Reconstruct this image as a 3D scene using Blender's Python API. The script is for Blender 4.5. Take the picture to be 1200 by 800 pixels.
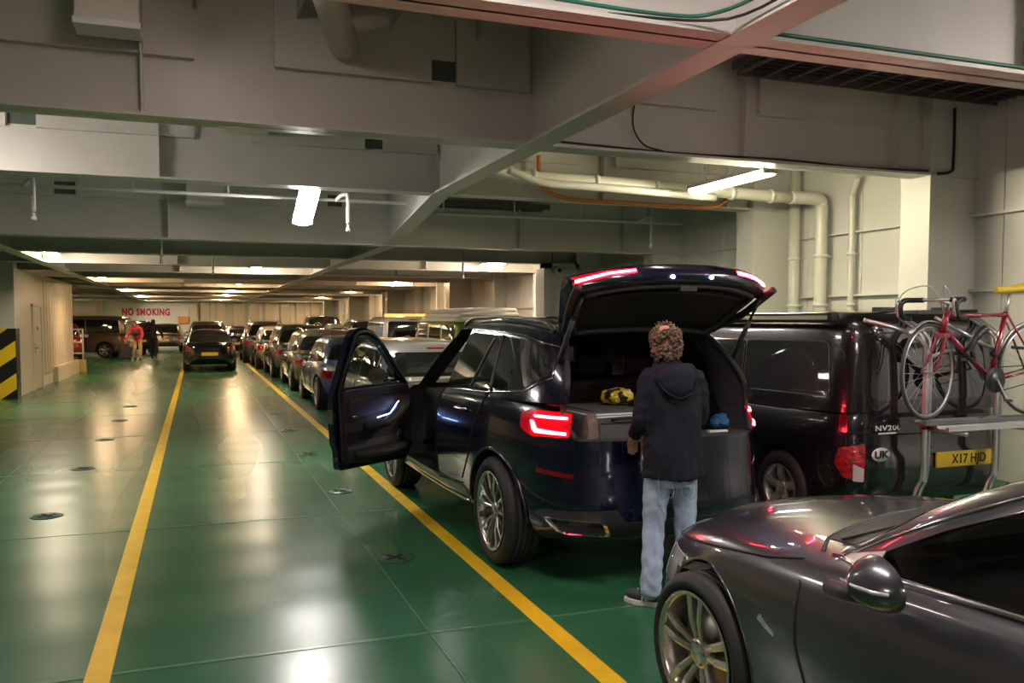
import bpy, bmesh, math, random
import numpy as np
from mathutils import Vector, Matrix, Euler
from mathutils.bvhtree import BVHTree
PI = math.pi
rad = math.radians
for o in list(bpy.data.objects): bpy.data.objects.remove(o)
SC = bpy.context.scene
COL = SC.collection
rng = random.Random(7)

# ------------------------------------------------------------------ camera
cam_d = bpy.data.cameras.new('camera'); cam = bpy.data.objects.new('camera', cam_d); COL.objects.link(cam)
cam_d.sensor_width = 36; cam_d.lens = 30.0; cam_d.shift_y = 0.025
cam_d.clip_start = 0.05; cam_d.clip_end = 200
cam.location = (0, 0, 1.7)
cam.rotation_euler = (rad(90 - 3.148), 0, rad(-20.276))
SC.camera = cam
# ------------------------------------------------------------------ world, exposure
W = bpy.data.worlds.new('world'); SC.world = W; W.use_nodes = True
W.node_tree.nodes['Background'].inputs[0].default_value = (0.5, 0.5, 0.5, 1)
W.node_tree.nodes['Background'].inputs[1].default_value = 0.02
SC.view_settings.view_transform = 'Standard'
SC.view_settings.look = 'None'
SC.view_settings.exposure = 2.0
SC.view_settings.gamma = 1.0
SC.view_settings.use_curve_mapping = False
LAMP_NEAR = 25.0     # strength of the neutral tubes close by
LAMP_FAR = 33.0      # strength of the warm tubes down the deck

# ------------------------------------------------------------------ materials
MATS = {}
def nt(name):
    m = bpy.data.materials.new(name); m.use_nodes = True; MATS[name] = m
    return m, m.node_tree.nodes, m.node_tree.links, m.node_tree.nodes['Principled BSDF']
def pm(name, col, rough=0.5, metal=0.0, coat=0.0, spec=0.5, noise=0.0, nscale=4.0, bump=0.0, bscale=20.0,
       rvar=0.0, emit=None, es=0.0, sheen=0.0, coords='Object'):
    """principled material with procedural colour, roughness and bump variation"""
    m, N, L, b = nt(name)
    b.inputs['Base Color'].default_value = (*col, 1)
    b.inputs['Roughness'].default_value = rough
    b.inputs['Metallic'].default_value = metal
    b.inputs['Coat Weight'].default_value = coat
    b.inputs['Coat Roughness'].default_value = 0.04
    b.inputs['Specular IOR Level'].default_value = spec
    b.inputs['Sheen Weight'].default_value = sheen
    if emit:
        b.inputs['Emission Color'].default_value = (*emit, 1); b.inputs['Emission Strength'].default_value = es
    if noise or bump or rvar:
        tc = N.new('ShaderNodeTexCoord')
    if noise or rvar:
        n = N.new('ShaderNodeTexNoise'); n.inputs['Scale'].default_value = nscale; n.inputs['Detail'].default_value = 5
        L.new(tc.outputs[coords], n.inputs['Vector'])
        if noise:
            r = N.new('ShaderNodeValToRGB')
            r.color_ramp.elements[0].position = 0.3; r.color_ramp.elements[1].position = 0.7
            r.color_ramp.elements[0].color = (*[max(0, c * (1 - noise)) for c in col], 1)
            r.color_ramp.elements[1].color = (*[min(1, c * (1 + noise)) for c in col], 1)
            L.new(n.outputs['Fac'], r.inputs['Fac']); L.new(r.outputs['Color'], b.inputs['Base Color'])
        if rvar:
            mr = N.new('ShaderNodeMapRange'); mr.inputs['To Min'].default_value = max(0.02, rough - rvar); mr.inputs['To Max'].default_value = rough + rvar
            L.new(n.outputs['Fac'], mr.inputs['Value']); L.new(mr.outputs['Result'], b.inputs['Roughness'])
    if bump:
        n2 = N.new('ShaderNodeTexNoise'); n2.inputs['Scale'].default_value = bscale; n2.inputs['Detail'].default_value = 3
        L.new(tc.outputs[coords], n2.inputs['Vector'])
        bp = N.new('ShaderNodeBump'); bp.inputs['Strength'].default_value = bump; bp.inputs['Distance'].default_value = 0.02
        L.new(n2.outputs['Fac'], bp.inputs['Height']); L.new(bp.outputs['Normal'], b.inputs['Normal'])
    return m
def paint(name, col, metal=0.35, rough=0.3):
    return pm(name, col, rough, metal, coat=1.0)
def thin_glass(name, tint, refl=0.08):
    """thin pane: tinted see-through plus mirror reflection"""
    m, N, L, b = nt(name); N.remove(b)
    out = N['Material Output']
    t = N.new('ShaderNodeBsdfTransparent'); t.inputs[0].default_value = (*tint, 1)
    g = N.new('ShaderNodeBsdfGlossy'); g.inputs['Roughness'].default_value = 0.01
    f0 = N.new('ShaderNodeLayerWeight'); f0.inputs['Blend'].default_value = 0.5
    f = N.new('ShaderNodeMath'); f.operation = 'POWER'; f.inputs[1].default_value = 4.0; L.new(f0.outputs['Facing'], f.inputs[0])
    a = N.new('ShaderNodeMath'); a.operation = 'ADD'; a.inputs[1].default_value = refl; a.use_clamp = True
    mx = N.new('ShaderNodeMixShader')
    L.new(f.outputs[0], a.inputs[0]); L.new(a.outputs[0], mx.inputs[0]); L.new(t.outputs[0], mx.inputs[1]); L.new(g.outputs[0], mx.inputs[2])
    L.new(mx.outputs[0], out.inputs['Surface'])
    return m

STEEL = pm('painted_steel', (0.60, 0.575, 0.53), 0.38, noise=0.07, nscale=1.3, bump=0.12, bscale=7.0, rvar=0.1, coords='Generated' if False else 'Object')
STEEL_TOP = pm('painted_steel_deckhead', (0.50, 0.48, 0.45), 0.5, noise=0.12, nscale=1.0, bump=0.15, bscale=6.0)
WALLM = pm('painted_wall', (0.66, 0.65, 0.61), 0.36, noise=0.05, nscale=1.0, bump=0.2, bscale=2.2, rvar=0.08)
CREAM = pm('cream_panel', (0.64, 0.56, 0.45), 0.3, noise=0.05, nscale=1.0, bump=0.2, bscale=2.0)
WHITE = pm('white_paint', (0.72, 0.72, 0.69), 0.35, noise=0.03, nscale=3)
PIPE = pm('pipe_paint', (0.66, 0.64, 0.56), 0.3, noise=0.04, nscale=3)
PIPEW = pm('pipe_white', (0.7, 0.7, 0.66), 0.3)
HOLE = pm('dark_recess', (0.09, 0.11, 0.09), 0.7)
TRAY = pm('cable_tray_metal', (0.13, 0.11, 0.11), 0.5, 0.4)
CABLE = pm('black_cable', (0.015, 0.015, 0.016), 0.5)
GCABLE = pm('green_cable', (0.03, 0.16, 0.10), 0.5)
OCABLE = pm('orange_hose', (0.62, 0.20, 0.07), 0.45)
YLINE = pm('yellow_line_paint', (0.80, 0.50, 0.015), 0.35, noise=0.10, nscale=5, bump=0.15, bscale=30)
HAZY = pm('hazard_yellow', (0.80, 0.55, 0.02), 0.4)
HAZB = pm('hazard_black', (0.012, 0.012, 0.012), 0.4)
REDSIGN = pm('red_letter_paint', (0.55, 0.02, 0.04), 0.5)
ORANGEBOX = pm('orange_box', (0.75, 0.30, 0.08), 0.5)
def lamp_mat(name, col, s):
    m, N, L, b = nt(name)
    b.inputs['Base Color'].default_value = (0.9, 0.9, 0.9, 1)
    b.inputs['Emission Color'].default_value = (*col, 1); b.inputs['Emission Strength'].default_value = s
    return m
L_NEAR = lamp_mat('lamp_neutral', (1.0, 0.88, 0.84), LAMP_NEAR)
L_PORT = lamp_mat('lamp_port', (1.0, 0.92, 0.86), LAMP_NEAR * 1.15)
L_TILT = lamp_mat('lamp_tilted', (1.0, 0.94, 0.88), LAMP_NEAR * 1.1)
L_BAY = lamp_mat('lamp_bay', (1.0, 0.90, 0.86), LAMP_NEAR * 1.7)
L_MID = lamp_mat('lamp_yellowish', (1.0, 0.90, 0.60), LAMP_NEAR * 1.5)
L_FAR = lamp_mat('lamp_warm', (1.0, 0.66, 0.36), LAMP_FAR)
L_FILL = lamp_mat('lamp_fill', (1.0, 0.80, 0.74), LAMP_NEAR * .30)  # for the two added fill lamps between the nearest beams
L_FARW = lamp_mat('lamp_far_white', (1.0, 0.82, 0.6), LAMP_FAR)

RUBBER = pm('tyre_rubber', (0.018, 0.018, 0.019), 0.65, bump=0.1, bscale=60)
ALLOY = pm('alloy_silver', (0.62, 0.60, 0.56), 0.3, 0.85)
ALLOYD = pm('alloy_dark', (0.09, 0.09, 0.10), 0.35, 0.7)
BRAKE = pm('brake_disc', (0.25, 0.24, 0.23), 0.4, 0.9)
CHROME = pm('chrome', (0.75, 0.75, 0.75), 0.12, 1.0)
PLASTIC = pm('black_plastic', (0.02, 0.02, 0.022), 0.5)
LINER = pm('arch_liner', (0.008, 0.008, 0.008), 0.9)
CARGLASS = pm('dark_car_glass', (0.010, 0.011, 0.012), 0.03, 0.0, coat=1.0, spec=0.8)
GREYGLASS = pm('grey_car_glass', (0.035, 0.04, 0.042), 0.03, 0.0, coat=1.0, spec=0.8)
CLEARG = thin_glass('clear_car_glass', (0.55, 0.60, 0.60), 0.03)
SMOKEG = thin_glass('smoked_car_glass', (0.22, 0.24, 0.24), 0.05)
INTER = pm('car_interior', (0.016, 0.014, 0.015), 0.75)
INTERL = pm('car_interior_lining', (0.045, 0.04, 0.042), 0.8)
LEATHER = pm('brown_leather', (0.045, 0.022, 0.018), 0.5, bump=0.1, bscale=40)
TAILRED = pm('tail_lens_red', (0.26, 0.003, 0.008), 0.12, 0.0, coat=1.0, noise=.6, nscale=18)
TAILLIT = pm('tail_lens_glow', (0.36, 0.004, 0.012), 0.15, emit=(1.0, 0.01, 0.04), es=0.03)
TAILHOT = pm('tail_bar_lit', (0.9, 0.2, 0.2), 0.15, emit=(1.0, 0.035, 0.07), es=14.0)
LENSW = pm('clear_lens', (0.75, 0.75, 0.75), 0.1, 0.3, coat=1.0)
LENSO = pm('amber_lens', (0.8, 0.22, 0.03), 0.2, coat=1.0)
PLATEY = pm('plate_yellow', (0.85, 0.56, 0.03), 0.4, emit=(1.0, 0.65, 0.05), es=0.0)
PLATEB = pm('plate_black', (0.01, 0.01, 0.01), 0.5)
GATEHOT = pm('gate_bar_lit', (0.9, 0.2, 0.2), 0.15, emit=(1.0, 0.03, 0.07), es=38.0)
LEDW = pm('led_white', (1, 1, 1), 0.3, emit=(0.75, 0.75, 1.0), es=70.0)
LEDB = pm('led_blue', (0.6, 0.7, 1), 0.3, emit=(0.25, 0.45, 1.0), es=4.0)

# ------------------------------------------------------------------ tagging
def tag(o, label=None, cat=None, group=None, kind=None):
    if label: o['label'] = label
    if cat: o['category'] = cat
    if group: o['group'] = group
    if kind: o['kind'] = kind
    return o
def thing(name, label, cat, loc=(0, 0, 0), rz=0.0, group=None):
    o = bpy.data.objects.new(name, None); COL.objects.link(o)
    o.location = loc; o.rotation_euler = (0, 0, rz); o.empty_display_size = 0.2
    return tag(o, label, cat, group)

# ------------------------------------------------------------------ mesh builder
class MB:
    def __init__(s): s.v = []; s.f = []; s.m = []; s.sm = []; s.mi = 0; s.smooth = False; s.X = Matrix.Identity(4)
    def add(s, vs, fs, smooth=None):
        k = len(s.v); s.v += [tuple(s.X @ Vector(p)) for p in vs]
        s.f += [tuple(i + k for i in f) for f in fs]
        s.m += [s.mi] * len(fs); s.sm += [s.smooth if smooth is None else smooth] * len(fs)
        return s
    def box(s, x0, x1, y0, y1, z0, z1):
        vs = [(x, y, z) for x in (x0, x1) for y in (y0, y1) for z in (z0, z1)]
        return s.add(vs, [(0, 1, 3, 2), (4, 6, 7, 5), (0, 4, 5, 1), (2, 3, 7, 6), (0, 2, 6, 4), (1, 5, 7, 3)], False)
    def obox(s, c, sz, R=None):
        vs = [Vector((x * sz[0] / 2, y * sz[1] / 2, z * sz[2] / 2)) for x in (-1, 1) for y in (-1, 1) for z in (-1, 1)]
        M = R.to_matrix() if isinstance(R, Euler) else (R or Matrix.Identity(3))
        return s.add([tuple(M @ v + Vector(c)) for v in vs], [(0, 1, 3, 2), (4, 6, 7, 5), (0, 4, 5, 1), (2, 3, 7, 6), (0, 2, 6, 4), (1, 5, 7, 3)], False)
    def bar(s, p0, p1, w, h):
        p0 = Vector(p0); p1 = Vector(p1); d = (p1 - p0); L = d.length; d.normalize()
        up = Vector((0, 0, 1)) if abs(d.z) < 0.95 else Vector((0, 1, 0))
        a = d.cross(up).normalized(); b = a.cross(d)
        M = Matrix((a, d, b)).transposed()
        return s.obox((p0 + p1) / 2, (w, L, h), M)
    def tube(s, pts, r, n=10, closed=False, caps=True, flat=1.0):
        pts = [Vector(p) for p in pts]; K = len(pts)
        rs = r if isinstance(r, (list, tuple)) else [r] * K
        rings = []; prev = None
        for i, p in enumerate(pts):
            a = pts[i - 1] if (i > 0 or closed) else p; b = pts[(i + 1) % K] if (i < K - 1 or closed) else p
            t = (b - a).normalized()
            if prev is None:
                u = t.orthogonal().normalized()
                if abs(t.z) < 0.9: u = t.cross(Vector((0, 0, 1))).normalized()
            else:
                u = (prev - t * prev.dot(t)).normalized()
            prev = u; w = t.cross(u)
            rings.append([tuple(p + (u * math.cos(2 * PI * j / n) + w * math.sin(2 * PI * j / n) * flat) * rs[i]) for j in range(n)])
        vs = [q for ring in rings for q in ring]; fs = []
        for i in range(K if closed else K - 1):
            for j in range(n):
                a = i * n + j; b = i * n + (j + 1) % n; c = ((i + 1) % K) * n + (j + 1) % n; d = ((i + 1) % K) * n + j
                fs.append((a, d, c, b))
        if caps and not closed:
            fs.append(tuple(range(n))); fs.append(tuple(reversed(range((K - 1) * n, K * n))))
        return s.add(vs, fs, True)
    def cyl(s, p0, p1, r, n=16, r1=None): return s.tube([p0, p1], [r, r if r1 is None else r1], n)
    def lathe(s, prof, c=(0, 0, 0), axis='X', n=40, smooth=True, cap=True):
        """prof: list of (axial, radius)"""
        vs = []; fs = []
        for (a, r) in prof:
            for j in range(n):
                t = 2 * PI * j / n; u, w = r * math.cos(t), r * math.sin(t)
                p = {'X': (a, u, w), 'Y': (u, a, w), 'Z': (u, w, a)}[axis]
                vs.append((p[0] + c[0], p[1] + c[1], p[2] + c[2]))
        for i in range(len(prof) - 1):
            for j in range(n):
                fs.append((i * n + j, i * n + (j + 1) % n, (i + 1) * n + (j + 1) % n, (i + 1) * n + j))
        if cap and prof[0][1] > 1e-5: fs.append(tuple(reversed(range(n))))
        if cap and prof[-1][1] > 1e-5: fs.append(tuple(range((len(prof) - 1) * n, len(prof) * n)))
        return s.add(vs, fs, smooth)
    def sph(s, c, r, n=16, m=10):
        r = r if isinstance(r, (tuple, list)) else (r, r, r)
        vs = [(c[0], c[1], c[2] + r[2])]; fs = []
        for i in range(1, m):
            a = PI * i / m
            for j in range(n):
                t = 2 * PI * j / n; vs.append((c[0] + r[0] * math.sin(a) * math.cos(t), c[1] + r[1] * math.sin(a) * math.sin(t), c[2] + r[2] * math.cos(a)))
        vs.append((c[0], c[1], c[2] - r[2]))
        for j in range(n):
            fs.append((0, 1 + j, 1 + (j + 1) % n)); fs.append((len(vs) - 1, 1 + (m - 2) * n + (j + 1) % n, 1 + (m - 2) * n + j))
        for i in range(m - 2):
            for j in range(n):
                fs.append((1 + i * n + j, 1 + (i + 1) * n + j, 1 + (i + 1) * n + (j + 1) % n, 1 + i * n + (j + 1) % n))
        return s.add(vs, fs, True)
    def prism(s, poly, axis, a0, a1):
        """extrude a 2-D polygon along an axis: X -> poly is (y,z); Y -> (x,z); Z -> (x,y)"""
        def P(p, a): return {'X': (a, p[0], p[1]), 'Y': (p[0], a, p[1]), 'Z': (p[0], p[1], a)}[axis]
        n = len(poly); vs = [P(p, a0) for p in poly] + [P(p, a1) for p in poly]
        fs = [tuple(range(n)), tuple(reversed(range(n, 2 * n)))] + [(i, i + n, (i + 1) % n + n, (i + 1) % n) for i in range(n)]
        return s.add(vs, fs, False)
    def grid(s, G, smooth=True, wrap=False):
        R_ = len(G); C_ = len(G[0]); vs = [tuple(p) for row in G for p in row]; fs = []
        for i in range(R_ - 1):
            for j in range(C_ if wrap else C_ - 1):
                fs.append((i * C_ + j, i * C_ + (j + 1) % C_, (i + 1) * C_ + (j + 1) % C_, (i + 1) * C_ + j))
        return s.add(vs, fs, smooth)
    def mesh(s, name, mats, fix=True):
        me = bpy.data.meshes.new(name); me.from_pydata(s.v, [], s.f)
        for m in mats: me.materials.append(m)
        me.polygons.foreach_set('material_index', s.m); me.polygons.foreach_set('use_smooth', s.sm)
        if fix:
            bm = bmesh.new(); bm.from_mesh(me); bmesh.ops.recalc_face_normals(bm, faces=bm.faces); bm.to_mesh(me); bm.free()
        me.update(); return me
    def build(s, name, mats, parent=None, loc=None, bevel=0.0, seg=2, fix=True, weld=False):
        if not isinstance(mats, (list, tuple)): mats = [mats]
        me = s.mesh(name, mats, fix)
        o = bpy.data.objects.new(name, me); COL.objects.link(o)
        if parent: o.parent = parent
        if loc: o.location = loc
        if bevel:
            md = o.modifiers.new('bevel', 'BEVEL'); md.width = bevel; md.segments = seg; md.limit_method = 'ANGLE'; md.angle_limit = rad(40)
        return o
def bake(o):
    """apply an object's modifiers"""
    dg = bpy.context.evaluated_depsgraph_get(); dg.update()
    me = bpy.data.meshes.new_from_object(o.evaluated_get(dg), preserve_all_data_layers=False, depsgraph=dg)
    old = o.data; o.modifiers.clear(); o.data = me; me.name = old.name
    return o
def boolean(o, cutters, op='DIFFERENCE', kill=True):
    def vol(me):
        bm = bmesh.new(); bm.from_mesh(me); v = abs(bm.calc_volume()); k = len(bm.verts); bm.free(); return v, k
    for c in cutters:                      # one at a time, nudging a cutter that defeats the solver
        old = o.data.copy(); v0, k0 = vol(old); loc0 = c.location.copy(); base = None
        for tr in range(7):
            md = o.modifiers.new('b', 'BOOLEAN'); md.operation = op; md.solver = 'EXACT'; md.object = c
            try: md.material_mode = 'TRANSFER'
            except Exception: pass
            bake(o); v1, k1 = vol(o.data)
            if op != 'DIFFERENCE' or (v1 > .25 * v0 and v1 <= v0 * 1.0005 and k1 > .5 * k0): break
            o.data = old.copy(); c.location = loc0 + Vector((.0013, .0017, .0011)) * (tr + 1) * (-1) ** tr
    if kill:
        for c in cutters: bpy.data.objects.remove(c)
    return o
def shade_auto(o, ang=35):
    me = o.data
    bm = bmesh.new(); bm.from_mesh(me)
    for f in bm.faces: f.smooth = True
    for e in bm.edges:
        if len(e.link_faces) == 2: e.smooth = e.calc_face_angle(0) < rad(ang)
    bm.to_mesh(me); bm.free()
def text_obj(name, body, size, mat, parent, loc, rot, extrude=0.004, spacing=1.0, xs=1.0, bold=0.0):
    cu = bpy.data.curves.new('t', 'FONT'); cu.body = body; cu.size = size; cu.extrude = extrude; cu.space_character = spacing
    cu.align_x = 'CENTER'; cu.align_y = 'CENTER'; cu.offset = bold
    t = bpy.data.objects.new('t', cu); COL.objects.link(t)
    dg = bpy.context.evaluated_depsgraph_get(); dg.update()
    me = bpy.data.meshes.new_from_object(t.evaluated_get(dg)); bpy.data.objects.remove(t)
    me.materials.clear(); me.materials.append(mat)
    o = bpy.data.objects.new(name, me); COL.objects.link(o); o.parent = parent; o.location = loc; o.rotation_euler = rot; o.scale = (xs, 1, 1)
    return o
def lerp(pts, x):
    return float(np.interp(x, [p[0] for p in pts], [p[1] for p in pts]))
def smooth_curve(pts, dx=None):
    """monotone-looking smooth interpolation through points (x ascending)"""
    xs = np.array([p[0] for p in pts], float); ys = np.array([p[1] for p in pts], float)
    n = len(xs); h = np.diff(xs); d = np.diff(ys) / h; m = np.zeros(n)
    m[0] = d[0]; m[-1] = d[-1]
    for i in range(1, n - 1):
        if d[i - 1] * d[i] <= 0: m[i] = 0
        else:
            w1 = 2 * h[i] + h[i - 1]; w2 = h[i] + 2 * h[i - 1]; m[i] = (w1 + w2) / (w1 / d[i - 1] + w2 / d[i])
    def f(x):
        if x <= xs[0]: return float(ys[0])
        if x >= xs[-1]: return float(ys[-1])
        i = int(np.searchsorted(xs, x)) - 1; t = (x - xs[i]) / h[i]
        return float((1 + 2 * t) * (1 - t) ** 2 * ys[i] + t * (1 - t) ** 2 * h[i] * m[i] + t * t * (3 - 2 * t) * ys[i + 1] + t * t * (t - 1) * h[i] * m[i + 1])
    return f
def crspline(pts, k=8):
    P = [Vector(p) for p in pts]; out = []
    for i in range(len(P) - 1):
        a = P[max(i - 1, 0)]; b = P[i]; c = P[i + 1]; d = P[min(i + 2, len(P) - 1)]
        for j in range(k):
            t = j / k
            out.append(0.5 * ((2 * b) + (c - a) * t + (2 * a - 5 * b + 4 * c - d) * t * t + (3 * b - 3 * c + d - a) * t ** 3))
    out.append(P[-1]); return out
# ================================================================== THE DECK
ZA, ZB, ZD = 3.23, 2.85, 4.25          # underside of near beams, of far beams, deck plating
XW = 8.0                                # starboard wall
YF = 57.5
def floor_mat():
    m, N, L, b = nt('green_deck_paint')
    tc = N.new('ShaderNodeTexCoord')
    n = N.new('ShaderNodeTexNoise'); n.inputs['Scale'].default_value = 0.55; n.inputs['Detail'].default_value = 6; n.inputs['Roughness'].default_value = 0.6
    L.new(tc.outputs['Object'], n.inputs['Vector'])
    r = N.new('ShaderNodeValToRGB'); e = r.color_ramp.elements
    e[0].position = 0.32; e[0].color = (0.018, 0.100, 0.042, 1); e[1].position = 0.7; e[1].color = (0.034, 0.150, 0.066, 1)
    L.new(n.outputs['Fac'], r.inputs['Fac'])
    # worn paler wheel tracks along the lanes
    mp = N.new('ShaderNodeMapping'); mp.inputs['Scale'].default_value = (1.0, 0.10, 1)
    L.new(tc.outputs['Object'], mp.inputs['Vector'])
    n2 = N.new('ShaderNodeTexNoise'); n2.inputs['Scale'].default_value = 0.9; n2.inputs['Detail'].default_value = 2.5
    L.new(mp.outputs[0], n2.inputs['Vector'])
    r2 = N.new('ShaderNodeValToRGB'); r2.color_ramp.elements[0].position = 0.45; r2.color_ramp.elements[1].position = 0.75
    r2.color_ramp.elements[0].color = (0, 0, 0, 1); r2.color_ramp.elements[1].color = (1, 1, 1, 1)
    L.new(n2.outputs['Fac'], r2.inputs['Fac'])
    mx = N.new('ShaderNodeMix'); mx.data_type = 'RGBA'; mx.inputs[7].default_value = (0.075, 0.19, 0.10, 1)
    ml = N.new('ShaderNodeMath'); ml.operation = 'MULTIPLY'; ml.inputs[1].default_value = 0.22
    L.new(r2.outputs['Color'], ml.inputs[0]); L.new(ml.outputs[0], mx.inputs[0]); L.new(r.outputs['Color'], mx.inputs[6]); L.new(mx.outputs[2], b.inputs['Base Color'])
    mr = N.new('ShaderNodeMapRange'); mr.inputs['From Min'].default_value = 0.3; mr.inputs['From Max'].default_value = 0.75
    mr.inputs['To Min'].default_value = 0.225; mr.inputs['To Max'].default_value = 0.32
    L.new(n2.outputs['Fac'], mr.inputs['Value']); L.new(mr.outputs['Result'], b.inputs['Roughness'])
    b.inputs['Specular IOR Level'].default_value = 0.4
    # shallow dents and a fine grain in the plating
    n3 = N.new('ShaderNodeTexNoise'); n3.inputs['Scale'].default_value = 0.9; n3.inputs['Detail'].default_value = 0
    n4 = N.new('ShaderNodeTexNoise'); n4.inputs['Scale'].default_value = 90; n4.inputs['Detail'].default_value = 2
    L.new(tc.outputs['Object'], n3.inputs['Vector']); L.new(tc.outputs['Object'], n4.inputs['Vector'])
    # welded frames below make transverse ripples
    sx = N.new('ShaderNodeSeparateXYZ'); L.new(tc.outputs['Object'], sx.inputs[0])
    w = N.new('ShaderNodeMath'); w.operation = 'MULTIPLY'; w.inputs[1].default_value = 2 * PI / 0.82
    sn = N.new('ShaderNodeMath'); sn.operation = 'SINE'; L.new(sx.outputs['Y'], w.inputs[0]); L.new(w.outputs[0], sn.inputs[0])
    b1 = N.new('ShaderNodeBump'); b1.inputs['Strength'].default_value = 0.5; b1.inputs['Distance'].default_value = 0.014
    b2 = N.new('ShaderNodeBump'); b2.inputs['Strength'].default_value = 0.12; b2.inputs['Distance'].default_value = 0.003
    b3 = N.new('ShaderNodeBump'); b3.inputs['Strength'].default_value = 0.5; b3.inputs['Distance'].default_value = 0.0035
    L.new(n3.outputs['Fac'], b1.inputs['Height']); L.new(n4.outputs['Fac'], b2.inputs['Height']); L.new(sn.outputs[0], b3.inputs['Height'])
    L.new(b1.outputs[0], b2.inputs['Normal']); L.new(b2.outputs[0], b3.inputs['Normal']); L.new(b3.outputs[0], b.inputs['Normal'])
    return m
GREEN = floor_mat()
SEAM = pm('weld_seam', (0.06, 0.17, 0.09), 0.3)
def S(o): return tag(o, kind='structure')
S(MB().box(-12, XW + .15, -6, YF, -.12, 0).build('floor', GREEN))
S(MB().box(-12, XW + .15, -6, YF, ZD, ZD + .1).build('ceiling', STEEL_TOP))
def wall_right():
    b = MB(); b.box(XW, XW + .12, -6, YF, 0, ZD)
    for z in (2.02, 2.83): b.box(XW - .09, XW + .01, -6, YF, z - .012, z + .012)
    y = -4.5
    while y < YF:
        b.box(XW - .012, XW + .01, y - .02, y + .02, 0, ZD); y += 1.02
    return b
S(wall_right().build('wall_right', WALLM))
S(MB().box(-12.1, -12, -6, YF, 0, ZD).build('wall_left', CREAM))
S(MB().box(-12, XW, -6.1, -6, 0, ZD).build('wall_back', WALLM))
def wall_front():
    b = MB(); b.box(-12, XW, YF - .02, YF + .1, 0, ZD)
    b.mi = 1
    x = .15
    while x < XW - .3:                       # pressed panels right of the sign
        b.prism([(x, YF), (x + .12, YF - .22), (x + .62, YF - .22), (x + .74, YF)], 'Z', 0, ZB); x += .98
    b.box(-.35, .05, YF - .5, YF, 0, ZD)
    b.box(-5.6, -5.3, YF - .5, YF, 0, ZD)
    b.box(-12, -5.6, YF - .3, YF, 2.0, 2.1)
    return b
S(wall_front().build('wall_front', [WHITE, CREAM]))

# beams
FR = [-2.0, 1.05, 4.1, 7.15, 10.2] + [13.25 + 3.05 * i for i in range(15)]
LONG = [-11.2 + .75 * i for i in range(26)]        # positions of the small deck longitudinals
def beam(y, zb):
    b = MB()
    b.box(-12, XW, y - .01, y + .012, zb, ZD)
    b.box(-12, XW, y - .13, y + .13, zb, zb + .022)
    # stiffeners on the near face
    for x in (-6.6, -4.4, -.35, 5.0, 6.9):
        b.prism([(y - .01, zb + .02), (y - .10, zb + .02), (y - .16, ZD), (y - .01, ZD)], 'X', x - .008, x + .008)
    # heavier upper plate, interrupted where longitudinals pass
    z1 = 3.70 if zb > 3 else 3.40
    for (x0, x1) in ((-12, -6.2), (-5.9, -3.6), (-3.3, -1.80), (-1.52, -.36), (-.34, .02), (.62, 1.9), (2.12, 2.78), (2.98, 4.7), (5.2, 7.2)):
        b.box(x0, x1, y - .06, y - .01, z1, ZD); b.box(x0, x1, y - .072, y - .06, z1, z1 + .015)
    return b
for i, y in enumerate(FR):
    zb = ZA if y < 12 else ZB
    S(beam(y, zb).build('ceiling_beam', STEEL))
# dark slots in the beam webs
for y in FR[2:6]:
    zb = ZA if y < 12 else ZB
    b = MB()
    z1 = 3.70 if zb > 3 else 3.40
    for x in (-1.66, -6.05, -3.45, 2.01): b.box(x - .13, x + .13, y - .014, y - .0105, z1 + .03, z1 + .20)
    S(b.build('beam_slot', HOLE))
def girder(x0, x1, ya):
    b = MB(); c = (x0 + x1) / 2
    y1, y2 = 10.2, 13.25
    b.prism([(-6, ZA), (y1, ZA), (y2, ZB), (YF, ZB), (YF, ZD), (-6, ZD)], 'X', c - .01, c + .01)
    for (a, za, bb, zb) in ((-6, ZA, y1, ZA), (y1, ZA, y2, ZB), (y2, ZB, YF, ZB)):
        b.prism([(a, za - .006), (bb, zb - .006), (bb, zb + .02), (a, za + .02)], 'X', x0, x1)
    return b
S(girder(2.72, 2.95, 0).build('ceiling_girder', STEEL))
S(girder(-2.98, -2.75, 0).build('ceiling_girder', STEEL))
b = MB()
for x in LONG:
    b.box(x - .005, x + .005, -6, YF, ZD - .16, ZD)
S(b.build('ceiling_stiffeners', STEEL_TOP))

# pillars along the starboard wall
def pillar(y, x0=7.32, zt=None, d=.34, m=WALLM):
    zt = zt or ZD
    b = MB(); b.box(x0, XW, y - .1, y + d - .1, 0, zt)
    b.box(x0 - .01, x0 + .02, y - .13, y + d - .07, 0, zt)
    return b.build('wall_pillar', m)
for y in (-2.0, 1.05, 4.1, 7.15, 10.2, 25.45, 34.6, 43.75, 52.9): S(pillar(y))
S(pillar(13.25, 7.45, d=.25)); S(pillar(19.35, 7.72, d=.12)); S(pillar(22.4, 7.72, d=.12))
for y in (28.5, 31.55, 37.65, 40.7, 46.8, 49.85): S(pillar(y, 7.75, d=.1))
# white casing with recessed plates and a lens (beside the far wall bay)
b = MB()
b.box(6.6, 6.78, 16.0, 16.2, 0, ZB); b.box(7.3, 7.38, 16.0, 16.2, 0, ZB); b.box(6.6, 7.38, 16.0, 16.2, ZB - .1, ZB)
b.box(6.78, 7.3, 16.1, 16.18, 0, ZB); b.box(6.78, 7.02, 16.07, 16.1, 0, 1.95); b.box(7.02, 7.3, 16.07, 16.1, 0, 2.1)
b.box(7.38, XW, 16.12, 16.2, 0, ZD); b.box(6.6, XW, 16.2, 16.45, 0, ZB)
S(b.build('wall_casing', WHITE))
c = thing('security_camera', 'small white dome camera with black lens on the top left of the white wall casing', 'camera', (6.9, 15.95, 2.70))
MB().box(-.03, .03, 0, .12, -.03, .03).build('bracket', WHITE, c)
MB().lathe([(-.04, .05), (-.03, .075), (.02, .08), (.03, 0.0)], axis='Y', n=20).build('housing', WHITE, c)
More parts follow.
